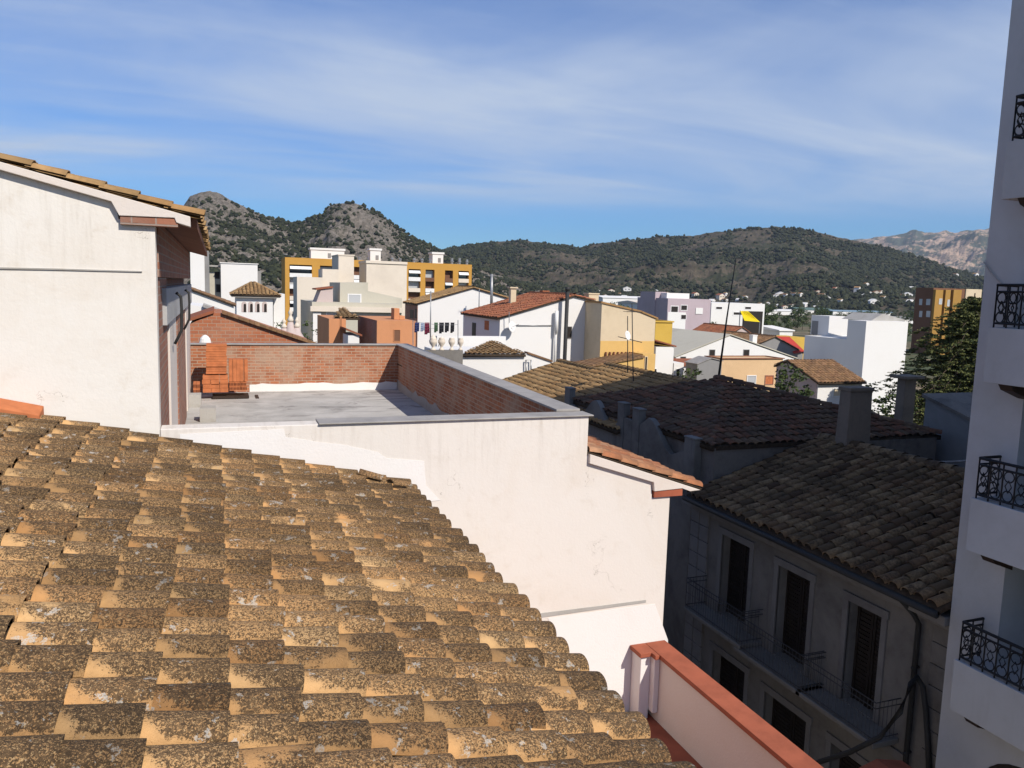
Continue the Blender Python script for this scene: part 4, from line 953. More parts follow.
mb = MB(); tile_roof(mb, (b.x, Y+6, b.z), (b.x, Y, b.z), [(a.x, Y+6, a.z), (a.x, Y, a.z)], .4, .5, 4, .6, 1.5, False); mb.build('roof', ['brown_tile', 'tile_under'], br, True)
gr = thing('grey_roof_shed', 'white shed under a grey fibre-cement roof sloping down to the right', 'outbuilding', (1, 44, GZ))
Y = 42.; a, b = atY(203, 305, Y), atY(286, 335, Y)
mb = MB(); mb.prism([(a.x-2, Y+.2, GZ), (b.x-.2, Y+.2, GZ), (b.x-.2, Y+.2, b.z-.1), (a.x, Y+.2, a.z-.1), (a.x-2, Y+.2, a.z+.2)], (0, 5, 0)); mb.build('wall', 'far_white', gr)
mb = MB(); n = 46; i0 = 0
d = Vector((b.x-a.x, 0, b.z-a.z))
for k in range(n):   # corrugated sheet
    y0 = Y + k*2.6/n; y1 = Y + (k+1)*2.6/n; h0 = .04*(k % 2); h1 = .04*((k+1) % 2)
    mb.face([(a.x, y0, a.z+h0), (b.x, y0, b.z+h0), (b.x, y1, b.z+h1), (a.x, y1, a.z+h1)])
mb.prism([(a.x, Y-.02, a.z-.1), (b.x, Y-.02, b.z-.1), (b.x, Y-.02, b.z+.05), (a.x, Y-.02, a.z+.05)], (0, .05, 0))
mb.build('roof', 'cement_pipe', gr)
bg_ = thing('brick_gable_house', 'rough orange brick gable with a tile-capped slope, behind the brick terrace wall', 'house', (2, 34, GZ))
Y = 33.; P = [atY(*p, Y) for p in ((190, 324), (214, 313), (222, 313.5), (318, 346))]
mb = MB(); mb.prism([(P[0].x, Y, GZ), (P[3].x, Y, GZ), (P[3].x, Y, P[3].z), (P[2].x, Y, P[2].z), (P[1].x, Y, P[1].z), (P[0].x, Y, P[0].z)], (0, 5, 0)); mb.build('wall', 'brick_orange', bg_)
mb = MB(); d = P[3]-P[2]; n = 18
for k in range(n):
    p = P[2] + d*(k/n); q = P[2] + d*((k+.96)/n); dz = random.uniform(.0, .04)
    mb.hexa([(p.x, Y-.14, p.z), (q.x, Y-.14, q.z), (q.x, Y+.3, q.z), (p.x, Y+.3, p.z), (p.x, Y-.14, p.z+.1+dz), (q.x, Y-.14, q.z+.1+dz), (q.x, Y+.3, q.z+.1+dz), (p.x, Y+.3, p.z+.1+dz)])
mb.build('verge_tiles', 'brown_tile', bg_)
mb = MB(); slab(mb, (P[0].x-.3, Y-.1, P[0].z), (P[1].x, Y-.1, P[1].z), 5, .12, 0); mb.build('roof', 'rust_tile', bg_)
a = atY(205, 331, 30.5); mb = MB(); mb.lathe((a.x, 30.5, a.z-.6), [(.2, -4), (.2, .2), (.17, .33), (.1, .42), (.03, .46)], 14)
mb.box(a.x-.5, a.x+.9, 30.2, 30.8, a.z-4.5, a.z-.55); tag(recentre(mb.build('plaster_vent', 'fresh')), 'white domed plaster vent in front of the brick gable', 'roof vent')
# white and terracotta finials on a roof end
for k, (px, pyt, lab) in enumerate(((290.5, 308, 'taller white-tipped terracotta finial beyond the brick gable'), (284, 318, 'short white-tipped finial left of the taller one'), (297, 317, 'short white-tipped finial right of the taller one'))):
    a, b = atY(px, 345, 60), atY(px, pyt, 60); h = b.z-a.z; f6 = .62
    t = thing('roof_finial', lab, 'finial', (a.x, 60, a.z), 'finials on the far roof end')
    mb = MB(); mb.lathe(a, [(.6, 0), (.5, h*.3), (.3, h*.45), (.2, h*.62)], 8); mb.build('shaft', 'pink', t, True)
    mb = MB(); mb.lathe(a+Vector((0, 0, h*.62)), [(.15, 0), (.24, h*.06), (.14, h*.13), (.1, h*.2), (.18, h*.25), (.06, h*.34), (.02, h*.38)], 10); mb.build('knob', 'far_cream', t, True)

# --- right group
gw, l, q, r = gable_y('white_warehouse', 'broad white gabled warehouse with two small square windows and grey roof', 82, (730, 335), (676, 356.5), (795, 358), 0, 34, 'far_white', 'grey_beige', wins=[(709.3, 714.7, 350, 357), (743.3, 749, 350, 357), (680.5, 685.5, 357, 361.5)], wm_=('grey', 'shutter'), tiled=False)
ph, x0, x1, z_ = block('peach_house', 'flat peach coloured house with a pale shuttered window in front of the white warehouse', 'house', 62, 722, 783, 359, 2.6, 'peach', cap=.08, wins=[(747, 755.5, 376, 384)], wm_=('paint', 'glass_pale'), capmat='wood')
win_rects(ph, [(765, 773, 376, 384)], 62, ('brick_side', 'terracotta'))
bs = thing('blue_grey_shed', 'small blue-grey gabled shed left of the peach house', 'outbuilding', (30, 60, GZ))
Y = 58.; P = [atY(*p, Y) for p in ((697.5, 364), (711, 358.3), (722, 361))]
mb = MB(); mb.prism([(P[0].x, Y, GZ), (P[2].x, Y, GZ), P[2], P[1], P[0]], (0, 1.8, 0)); mb.build('wall', 'grey', bs)
mb = MB(); slab(mb, P[0]-Vector((0, .1, 0)), P[1]-Vector((0, .1, 0)), 2.0, .06, .1); slab(mb, P[2]-Vector((0, .1, 0)), P[1]-Vector((0, .1, 0)), 2.0, .06, .1); mb.build('roof', 'cap', bs)
ra = thing('red_awning_roof', 'little red roof over white walls, left of the blue-grey shed', 'outbuilding', (28, 66, GZ))
a, b = atY(683, 366.3, 64), atY(700, 362, 66); mb = MB(); mb.box(a.x+.2, b.x, 64.2, 68, GZ, a.z); mb.build('wall', 'far_white', ra)
mb = MB(); mb.prism([(a.x, 64, a.z), (a.x, 66.5, b.z+.2), (a.x, 66.5, b.z+.32), (a.x, 64, a.z+.12)], (b.x-a.x, 0, 0)); mb.build('roof', 'rust_tile', ra)
rr_, l, q, r = gable_y('red_roof_barn', 'dark-walled barn with a bright red right roof slope, behind the warehouse', 92, (775, 336.5), (757, 344), (803, 352), 0, 12, 'grey', 'brown_tile', tiled=True)
q4 = [atY(775.5, 336.2, 96), atY(789.5, 336.6, 96), atY(804.5, 351, 91.5), atY(795, 353, 91.5)]
mb = MB(); mb.prism(q4, (0, .1, -.12)); mb.build('red_sheet', flat('red_sheet', (.42, .045, .03), .6, .1, 1), rr_)
block('yellow_block', 'low yellow-painted block behind the bright red roof', 'building', 112, 790, 808, 337.5, 6, 'mustard', zb=-13)
gr2, l, q, r = gable_y('rust_roof_house', 'rust-roofed house peeping above the white warehouse ridge', 120, (742, 327), (722, 339), (752, 334), 0, 12, 'pink', 'rust_tile', tiled=True)
chimney(753, 757.5, 335, 84, -7, 'white chimney stub on the warehouse right slope', 'far_white', None, 0)
mv = thing('mauve_building', 'mauve two-storey block with a white roof box and dark shaded left side', 'building', (60, 190, GZ))
gbox('wall', 668, 711, 299.5, 180, 16, 'mauve', GZ, mv); gbox('roof_room', 667, 689.5, 293.5, 183, 8, 'far_white', -6, mv); gbox('roof_room', 655.5, 666, 292, 186, 8, 'mauve', -6, mv)
gbox('white_band', 668, 686, 312.5, 179.9, .15, 'far_white', GZ, mv)
win_rects(mv, [(671, 678, 306.5, 312), (681, 687, 305.5, 310)], 180, ('paint', 'shutter')); win_rects(mv, [(681, 686, 315, 319)], 179.9, ('paint', 'shutter'))
gbox('white_panel', 696, 703, 308, 179.85, .2, 'far_white', atY(700, 314, 179.85).z, mv)
fw_ = thing('white_factory', 'long white factory hall with a strip window, right of the mauve building', 'building', (78, 200, GZ))
gbox('wall', 711.5, 765, 304, 190, 20, 'far_white', GZ, fw_)
win_rects(fw_, [(733.5, 744, 312.5, 314.7), (716, 722, 307, 309), (745, 751, 307, 309)], 190, ('paint', 'shutter')); gbox('dark_bay', 744, 763, 311.5, 189.7, .3, 'shutter', GZ, fw_)
ys = thing('yellow_sail', 'bright yellow shade sail stretched in front of the white factory', 'sail', (70, 178, GZ))
P = [atY(*p, 178) for p in ((745, 311.3), (752.5, 311.3), (760, 322), (744.5, 320.6))]
g_yel = flat('yellow_cloth', (.72, .56, .01), .7, .05, 1)
n = 8; mb = MB()
def bil(s, t_): return (P[0]*(1-s)+P[1]*s)*(1-t_) + (P[3]*(1-s)+P[2]*s)*t_ + Vector((0, 1.2*math.sin(math.pi*s)*math.sin(math.pi*t_)+2.0*(1-t_), 0))
for i in range(n):
    for j in range(n): mb.face([bil(i/n, (j+1)/n), bil((i+1)/n, (j+1)/n), bil((i+1)/n, j/n), bil(i/n, j/n)])
sl_ = mb.build('cloth', g_yel, ys, True); so_ = sl_.modifiers.new('thick', 'SOLIDIFY'); so_.thickness = .05
mb = MB()
for p in (P[0]+Vector((0, 2, 0)), P[2]): mb.tube([(p.x, p.y+.1, GZ), (p.x, p.y+.1, p.z+.1)], .12, 6)
mb.build('mast', 'metal', ys)
# white flat-roofed house on the right
wr = thing('white_cube_house', 'large plain white flat-roofed house, blue in its shaded left side, by the cedar', 'house', (48, 90, GZ))
Y = 75.; c0 = atY(866.5, 321, Y); c1 = atY(908, 326, Y); far_ = atX(805, 335, c0.x)
lowz = atX(815, 336.3, c0.x).z; a = atX(848, 321, c0.x)
mb = MB(); mb.box(c0.x, c1.x, Y, a.y, GZ, c0.z); mb.build('wall', 'far_white', wr)
mb = MB(); mb.box(c0.x, c1.x, a.y+.01, far_.y, GZ, lowz); mb.build('rear_wall', 'far_white', wr)
mb = MB(); mb.prism([(c0.x+2.2, Y+1.5, c0.z), (c1.x+1, Y+1.5, c0.z), (c1.x+1, Y+1.5, c0.z+.2), (c0.x+4, Y+1.5, c0.z+.9)], (0, 5, 0)); mb.build('roof_shed', 'conc', wr)
d_ = ray(828, 336); p = d_*((lowz)/d_.z); q = atY(848.5, 316.5, p.y); pl = atX(811, 325, p.x)
mb = MB(); mb.box(p.x, q.x, p.y, pl.y, lowz, q.z); mb.build('roof_room', 'far_white', wr)
mb = MB(); mb.box(p.x-.03, p.x+.0, p.y+2.0, p.y+3.2, lowz+.05, lowz+1.9); mb.build('door', 'grey', wr)
# brown roofed pink house
bh = thing('brown_roof_house', 'pinkish house with brown tiled roof and low white wall, before the white cube house', 'house', (40, 55, GZ))
Y = 50.; e0 = atY(822, 383, Y); e1 = atY(867, 382, Y); rd = atY(797, 360, Y+4)
gx = e0.x-.3
mb = MB(); tile_roof(mb, (gx, Y, e0.z), (e1.x, Y, e0.z), [(gx, Y+4, rd.z), (e1.x, Y+4, rd.z)], .34, .42, 5, .6, 1.6)
tile_roof(mb, (e1.x, Y+5.6, rd.z-.6), (gx, Y+5.6, rd.z-.6), [(gx, Y+4, rd.z), (e1.x, Y+4, rd.z)], .34, .42, 4, .6, 1.6); mb.build('roof', ['brown_tile', 'tile_under'], bh, True)
mb = MB(); mb.prism([(gx+.15, Y+.4, GZ), (gx+.15, Y+5.4, GZ), (gx+.15, Y+5.4, rd.z-.7), (gx+.15, Y+4, rd.z-.2), (gx+.15, Y+.4, e0.z-.1)], (e1.x-gx-.3, 0, 0)); mb.build('wall', 'pink', bh)
mb = MB(); mb.box(gx+.2, e1.x-.2, Y+.3, Y+.39, GZ, e0.z-.12); mb.build('front_wall', 'far_white', bh)
win_rects(bh, [(833, 842, 389, 396), (848, 856, 390, 397)], Y+.3, ('paint', 'sand'))
# brown brick flats behind the cedar
bf = thing('brown_flats', 'dark brown block of flats with ochre bays behind the cedar', 'building', (95, 165, GZ))
xl_ = atY(933.5, 289, 160).x; dl_ = atX(916, 289, xl_).y-160
gbox('wall', 933.5, 966, 289, 160, dl_, 'brown_wall', GZ, bf); gbox('end_wall', 966.3, 982, 289.5, 159.7, dl_, 'sand', GZ, bf)
for a, b in ((936, 943.5), (946, 951), (954, 962)): gbox('bay', a, b, 290, 159.2, .78, 'dull_ochre', GZ, bf)
win_rects(bf, [(947.2, 949.8, 300, 306), (939, 942, 299, 304)], 159.15, ('paint', 'glass_pale'))
side_wins(bf, [(919, 922.5, 299, 305), (926, 930.5, 299, 305), (919, 922.5, 311, 317), (926, 930.5, 311, 317)], xl_-.01, (None, 'glass_pale'))

# ================================================================== ROOFTOP FITTINGS
def mast(pts, r, r1, label, mat='pipe', arms=(), name='antenna', cat='antenna', group=None):
    t = thing(name, label, cat, pts[0], group)
    mb = MB(); mb.tube(pts, r, 6, 0, r1); mb.build('mast', mat, t, True)
    for (z, L, n, ax, tilt) in arms:
        c = Vector(pts[0]).lerp(Vector(pts[-1]), z); d = Vector((math.cos(ax), math.sin(ax), tilt)).normalized(); s_ = d.cross(Vector((0, 0, 1))).normalized()
        mb = MB(); mb.tube([c-d*L*.4, c+d*L*.6], .018, 5)
        for k in range(n):
            p = c + d*(L*(-.4+k/(n-1))); h = .30*(1-.4*k/n); mb.tube([p-s_*h, p+s_*h], .010, 4)
        mb.build('aerial', mat, t)
    return t
a, b = atY(718, 376, 26.8), atY(736, 258, 26.8); mast([a-Vector((0, 0, .4)), a.lerp(b, .5), b], .05, .014, 'thin dark leaning mast rising from the dark red roof', 'pipe', name='roof_mast', cat='mast')
a, b = atY(633.5, 400, 31.8), atY(632, 303, 31.8)
mast([a-Vector((0, 0, .5)), a, b], .035, .02, 'tall aerial with two crossbars and a small dish on the sunlit ochre roofs', 'pipe', [(.18, .9, 6, .3, 0), (.92, .7, 5, .1, 0), (.66, 1.1, 7, 2.6, .2)], name='antenna')
a, b = atY(628.2, 372, 33.5), atY(627.6, 316, 33.5); mast([a-Vector((0, 0, .5)), b], .025, .02, 'thin bare pole just left of the tall aerial with the dish', 'pipe', name='antenna')
p = atY(627.5, 335.5, 31.7); mb = MB(); mb.lathe((0, 0, 0), [(.02, -.06), (.14, -.03), (.22, .02), (.21, .03), (.13, -.02), (.02, -.045)], 16)
o = mb.build('small_dish', 'paint', None, True); o.rotation_euler = (R(75), 0, R(30)); o.location = p; tag(o, 'small white dish on the tall aerial above the ochre roofs', 'satellite dish')
a, b = atY(463, 335, 58), atY(463, 262, 58)
for (px, pb, pt, y, lab, arms) in (((491.5), 306, 274, 78, 'grey pole aerial over the white gabled house ridge', [(.95, 1.6, 6, .2, 0)]), ((430.5), 336, 291, 57, 'thin aerial pole by the clothes lines', [(.3, .8, 4, 0, 0)]), ((479), 305, 289, 80, 'short aerial on the white gable slope', [])):
    a, b = atY(px, pb, y), atY(px+.3, pt, y); mast([a-Vector((0, 0, .6)), b], .05 if px != 491.5 else .16, .04 if px != 491.5 else .14, lab, 'metal', arms)
a, b = atY(564.5, 362, 59.3), atY(567.5, 291, 59.3); mb = MB(); mb.tube([a-Vector((0, 0, 3)), a, b], .16, 10); mb.tube([b, b+Vector((0, 0, .35))], .2, 10)
tag(recentre(mb.build('flue_pipe', 'pipe', None, True)), 'tall dark flue pipe against the white gable of the red roofed house', 'flue')
a, b = atY(554.5, 360, 59.7), atY(556.5, 312, 59.7); mb = MB(); mb.tube([a-Vector((0, 0, 1)), b], .10, 8); mb.tube([atY(556.3, 333, 59.6), b+Vector((0, -.05, .1))], .16, 8)
tag(recentre(mb.build('flue_pipe', 'far_white', None, True)), 'slim white flue pipe left of the tall dark one on the white gable', 'flue')
chimney(511, 516.5, 287, 66, -4, 'stone capped chimney on the red roof left of its ridge', 'sand', .12, 0)
chimney(543, 549, 290.5, 68, -4, 'two-tone stub chimney on the red roof ridge', 'rust_tile', .05, 0)
chimney(589, 599, 293, 63, -4, 'pair-topped sand chimney between the red roof and the beige house', 'sand', .06, 0)
ds = thing('satellite_dish', 'large white satellite dish on the white wall under the red roof', 'satellite dish', tuple(atY(509, 331, 59.4)))
p = atY(512, 327, 59.35)
mb = MB(); mb.lathe((0, 0, 0), [(.02, -.10), (.25, -.06), (.45, .04), (.44, .06), (.24, -.03), (.02, -.07)], 20); d = mb.build('dish', 'paint', None, True); d.parent = ds
d.rotation_euler = (R(78), 0, R(28)); d.location = p-Vector(ds.location)
mb = MB(); mb.tube([p+Vector((0, 0, -.1)), p+Vector((-.1, .3, -.2)), p+Vector((-.1, .66, -.2))], .04, 6); mb.tube([p, p+Vector((.35, -.6, .25))], .02, 5); mb.tube([p+Vector((-.2, .1, .0)), p+Vector((-.25, .1, 1.2))], .035, 6); mb.build('bracket', 'metal', ds)
mb = MB(); mb.tube([atY(516, 325.5, 59.94), atY(552, 325.5, 59.94)], .04, 6); tag(recentre(mb.build('wall_pipe', 'metal', None, True)), 'thin horizontal pipe along the white gable right of the dish', 'pipe')
# clothes lines
g_cloth = [flat('cloth_navy', (.03, .04, .11), .9, .2, 2), flat('cloth_wine', (.14, .02, .04), .9, .2, 2), flat('cloth_black', (.018, .018, .022), .9, .2, 2), flat('cloth_green', (.05, .10, .05), .9, .2, 2), flat('cloth_pale', (.3, .35, .45), .9, .2, 2)]
mb = MB(); mb.tube(sag(atY(413, 321, 53), atY(458, 324.5, 53), .12), .012, 4)
for px in (413, 458): a = atY(px, 345, 53); mb.tube([a, atY(px, 320, 53)], .03, 6)
tag(recentre(mb.build('clothes_line', 'metal')), 'clothes line with washing on the terrace behind the urns', 'clothes line')
for k, (px, w_, h_, ci, lab) in enumerate(((417, 4.5, 10, 0, 'navy blue garment at the left end of the clothes line'), (422.5, 3.5, 9, 4, 'pale blue and grey garment second on the clothes line'), (427, 4.5, 12, 1, 'wine red garment on the clothes line beside the pale one'),
        (436, 3.5, 10, 3, 'green garment in the middle of the clothes line'), (441.5, 4.5, 11, 2, 'black towel right of the green garment'), (447, 4, 10, 2, 'black shirt second from the right end of the line'), (452.5, 3.5, 10.5, 2, 'dark garment at the right end of the clothes line'))):
    a, b = atY(px-w_/2, 322.5, 53), atY(px+w_/2, 322.5+h_, 53); mb = MB(); n = 8
    for i in range(n):
        for j in range(4):
            f_ = lambda i, j: (a.x+(b.x-a.x)*i/n, 53+.05*math.sin(i*1.9+k)*(j/4), a.z+(b.z-a.z)*j/4*(1-.12*(i > n/2)))
            mb.face([f_(i, j+1), f_(i+1, j+1), f_(i+1, j), f_(i, j)])
    o = recentre(mb.build('garment', g_cloth[ci], None, True)); s_ = o.modifiers.new('t', 'SOLIDIFY'); s_.thickness = .02; tag(o, lab, 'garment', 'washing on the clothes line')
# cream urns on a wall
uw, ux0, ux1, uz = block('urn_wall', 'low grey wall carrying a row of cream urns behind the brick parapet', 'wall', 40, 424, 463, 350.5, .5, 'old', zb=-8)
for k, (px, sz, lab) in enumerate(((433, 0.78, 'largest cream urn, leftmost on the grey wall'), (441.5, 0.70, 'second cream urn from the left on the grey wall'), (451.5, 0.64, 'third cream urn from the left on the grey wall'), (460.5, 0.56, 'smallest cream urn, rightmost on the grey wall'))):
    a = atY(px, 350.5, 40.2); u_ = thing('stone_urn', lab, 'urn', (a.x, 40.2, uz), 'cream urns on the grey wall')
    mb = MB(); mb.lathe((a.x, 40.2, uz), [(.2*sz, 0), (.2*sz, .06), (.08*sz, .12), (.10*sz, .2), (.26*sz, .38), (.28*sz, .5), (.2*sz, .6), (.24*sz, .64)], 14); mb.build('bowl', 'far_cream', u_, True)
    mb = MB(); mb.lathe((a.x, 40.2, uz+.64*sz), [(.22*sz, 0), (.25*sz, .08*sz), (.2*sz, .2*sz), (.1*sz, .32*sz), (.02, .4*sz)], 10); mb.build('finial', 'far_cream', u_, True)


# ================================================================== TREES
def leafmat(name, c, c2, tr=.0):
    g = G(name); rnd = g.geo()['Random Per Island']
    col = g.mix(rnd, c, c2); return g.out(col, .8)
M['cedar'] = leafmat('cedar_needles', (.04, .056, .018), (.135, .14, .042))
M['leaf'] = leafmat('leaves', (.03, .05, .015), (.075, .10, .03))
M['bark'] = flat('bark', (.09, .065, .045), .95, .3, 6)
def blades(mb, c, n, r, size, flatten=1.0, droop=0):
    for _ in range(n):
        v_ = Vector((random.gauss(0, 1), random.gauss(0, 1), random.gauss(0, flatten)))
        v_ = v_.normalized()*r*random.random()**.5; v_.z *= flatten
        p = Vector(c) + v_; a = Vector((random.gauss(0, 1), random.gauss(0, 1), random.gauss(0, .5)-droop)).normalized(); b = a.cross(Vector((random.gauss(0, 1), random.gauss(0, 1), random.gauss(0, 1)))).normalized()
        s_ = size*random.uniform(.6, 1.3); mb.face([p-a*s_-b*s_*.35, p+a*s_*.2-b*s_*.55, p+a*s_*1.1, p+b*s_*.5])
def cedar(base, H, rad, label, nbr=120, seed=3):
    random.seed(seed); t = thing('cedar_tree', label, 'tree', base); b = Vector(base)
    tr_ = MB(); tr_.tube([b, b+Vector((.1, 0, H*.4)), b+Vector((.0, .1, H*.75)), b+Vector((.05, 0, H))], .32, 8, 0, .04)
    fo = MB()
    for k in range(nbr):
        f_ = (k/nbr)**.85; z = H*(.30+.68*f_); L = rad*(1-f_)**.6*(random.uniform(.35, .75) if k % 3 else random.uniform(.85, 1.25))+.3; a = k*2.399+random.uniform(-.3, .3)
        d = Vector((math.cos(a), math.sin(a), 0)); pts = []
        for q in range(6):
            s_ = q/5; pts.append(b + Vector((0, 0, z)) + d*L*s_ + Vector((0, 0, L*(.10*s_-.34*s_*s_))))
        tr_.tube(pts, .06*(1-f_)+.02, 5, 0, .012)
        sd_ = Vector((-d.y, d.x, 0))
        for q in range(int(5+L*6)):
            s_ = random.uniform(.18, 1.05); i = min(4, int(s_*5)); p = pts[i].lerp(pts[min(i+1, 5)], s_*5-i)
            w_ = L*.33*math.sin(math.pi*min(1, s_*.85+.1)); p = p + sd_*random.uniform(-w_, w_) + Vector((0, 0, random.uniform(-.18, .08)))
            blades(fo, p, 13, .25, .10, .25, .25)
    tr_.build('trunk', 'bark', t, True); fo.build('crown', 'cedar', t)
    return t
p = atY(962, 420, 42); cedar((p.x, 42, GZ), 14.9, 7.2, 'dark spreading cedar with drooping layered boughs beside the white tower', 270, 3)
def bush_tree(name, base, H, rad, label, nb=60, seed=1, group=None, mat='leaf', trunk=.35):
    random.seed(seed); t = thing(name, label, 'tree' if 'tree' in name else 'shrub', base, group); b = Vector(base)
    tr_ = MB(); c = b+Vector((0, 0, H*trunk)); tr_.tube([b, c, b+Vector((0, 0, H*.8))], max(.06, H*.02), 6, 0, .03); fo = MB()
    for k in range(nb):
        v_ = Vector((random.gauss(0, 1), random.gauss(0, 1), random.gauss(0, .8))).normalized()*random.uniform(.45, 1)
        q = b + Vector((v_.x*rad, v_.y*rad, H*(trunk+(1-trunk)*.5) + v_.z*H*(1-trunk)*.5))
        if k % 5 == 0: tr_.tube([c, q], .03, 4, 0, .01)
        blades(fo, q, 26, rad*.34, rad*.10, .8)
    tr_.build('trunk', 'bark', t, True); fo.build('crown', mat, t); return t
p = atY(718, 327, 150); bush_tree('round_tree', (p.x, 150, GZ), 8.2, 3.1, 'round dark tree in front of the white factory', 70, 5)
p = atY(790, 380, 47); bush_tree('leafy_tree', (p.x, 47, GZ), 9.6, 1.5, 'leafy tree growing between the peach house and the pink house', 55, 6)
p = atY(690, 370, 56); bush_tree('garden_shrub', (p.x, 56, GZ), 8.6, 1.4, 'garden shrubs below the little red roof', 45, 7)
p = atY(671, 378, 52); bush_tree('garden_shrub', (p.x, 52, GZ), 8.0, .9, 'tiny potted green shrub in front of the small white house', 30, 8)
p = atY(894, 408, 30); bush_tree('garden_shrub', (p.x, 30, GZ), 10.0, 1.25, 'rounded light green shrub behind the broad grey chimney', 55, 9)
p = atY(276, 320, 80); bush_tree('garden_tree', (p.x, 80, GZ), 10.6, 1.7, 'dark garden tree beside the arched villa', 50, 10)
p = atY(308, 325, 88); bush_tree('garden_tree', (p.x, 88, GZ), 10.3, 1.6, 'dark tree between the finials and the grey-beige building', 50, 11)
random.seed(21)

# valley trees: several source trees, copied
src = []
for k in range(3):
    t = bush_tree('valley_tree', (0, -300-20*k, GZ), 7.5, 3.4, 'dark tree among the fields at the foot of the hills', 24, 30+k, 'trees on the valley floor'); src.append(t)
random.seed(5)
spots = []
for _ in range(2000):
    px = random.uniform(575, 985); py = random.uniform(303, 340); hz = 289+.03*(px-512); dd = -GZ*F/(py+2-hz)
    if not 215 < dd < 900: continue
    p = atD(px, py, dd); 
    if all((p.x-q.x)**2+(p.y-q.y)**2 > 120 for q in spots): spots.append(Vector((p.x, p.y, GZ)))
    if len(spots) >= 190: break
for i, q in enumerate(spots):
    s_ = random.uniform(.6, 1.25)
    if i < 3: src[i].location = q; src[i].scale = (s_,)*3
    else: dup(src[i % 3], q, None, random.uniform(0, 6.28), s_)

# far houses at the foot of the hill
def cottage(w, d, h, wall, roof):
    t = thing('farmhouse', 'small pale house scattered at the foot of the hill', 'house', (0, -300, GZ), 'houses at the foot of the hill')
    mb = MB(); mb.box(-w/2, w/2, -d/2-300, d/2-300, GZ-3, GZ+h); mb.prism([(-w/2, -300-d/2, GZ+h), (w/2, -300-d/2, GZ+h), (0, -300-d/2, GZ+h+w*.22)], (0, d, 0)); mb.build('wall', wall, t)
    mb = MB(); slab(mb, (-w/2, -300-d/2-.3, GZ+h), (0, -300-d/2-.3, GZ+h+w*.22), d+.6, .25, .5); slab(mb, (w/2, -300-d/2-.3, GZ+h), (0, -300-d/2-.3, GZ+h+w*.22), d+.6, .25, .5); mb.build('roof', roof, t)
    for q in (-.21, .21):
        mb = MB(); mb.box(w*(q-.09), w*(q+.09), -300-d/2-.05, -300-d/2+.02, GZ+h*.35, GZ+h*.75); mb.build('window', 'shutter', t)
    return t
cots = [cottage(9, 12, 4.5, 'far_white', 'brown_tile'), cottage(12, 9, 5.5, 'far_cream', 'rust_tile'), cottage(8, 8, 6, 'far_white', 'ochre_tile'), cottage(16, 10, 4, 'far_white', 'far_white')]
hspots = []
for px, py in [(605, 297), (611, 293), (620, 296), (627, 290), (634, 294), (641, 298), (598, 292), (649, 296), (590, 296), (770, 301), (777, 297), (785, 300), (800, 296), (812, 303), (826, 299), (840, 303), (848, 294), (857, 291), (866, 286), (873, 303), (883, 300), (893, 304), (902, 297), (910, 303), (791, 306), (818, 293), (835, 290), (880, 293), (695, 296), (720, 298), (745, 299), (955, 276), (968, 272), (975, 277), (864, 296), (874, 281), (912, 290), (760, 306)]:
    hspots.append((px, py))
rg_ = random.Random(9)
for _ in range(42): hspots.append((rg_.uniform(592, 908), 292 + 17*rg_.random()**.7))
# long industrial sheds and greenhouses of the valley
g_blue = flat('blue_sheet', (.20, .29, .36), .6, .1, .2); g_redsh = flat('red_sheet_far', (.42, .10, .08), .7, .1, .2); g_green = flat('green_net', (.10, .15, .13), .8, .1, .2)
for px0, px1, pyt, pyb, y, mat, lab in ((833, 893, 312.5, 317.5, 560, g_blue, 'long pale blue industrial roof on the valley floor'), (885, 915, 307.5, 312, 640, g_redsh, 'red roofed shed beyond the pale blue industrial roof'),
        (766, 805, 309, 314, 520, 'far_white', 'long low white shed right of the factory'), (800, 835, 307.5, 314, 590, g_green, 'green netted greenhouse left of the pale blue roof'), (603, 648, 295.5, 300, 420, 'far_white', 'long low white shed left of the mauve building'),
        (780, 793, 328, 334, 190, 'far_white', 'small white shed beyond the bright red roof'), (892, 914, 317.5, 321, 380, 'grey', 'grey flat shed left of the brown flats'), (640, 660, 301.5, 306, 300, 'far_cream', 'pale industrial shed left of the mauve block')):
    a, b = atY(px0, pyt, y), atY(px1, pyt, y); w_ = b.x-a.x; zb = GZ; zt_ = max(atY(px0, (pyt+pyb)/2, y).z, GZ+3)
    t = thing('industrial_shed', lab, 'shed', ((a.x+b.x)/2, y+10, zb)); mb = MB(); mb.box(a.x, b.x, y, y+20, zb, zt_); mb.build('wall', 'far_white', t)
    mb = MB(); zr_ = max(a.z, zt_+1.2); mb.prism([(a.x-.5, y-.4, zt_), (a.x-.5, y+20.4, zt_), (a.x-.5, y+20.4, zt_+.3), (a.x-.5, y+10, zr_), (a.x-.5, y-.4, zt_+.3)], (w_+1, 0, 0)); mb.build('roof', mat, t)

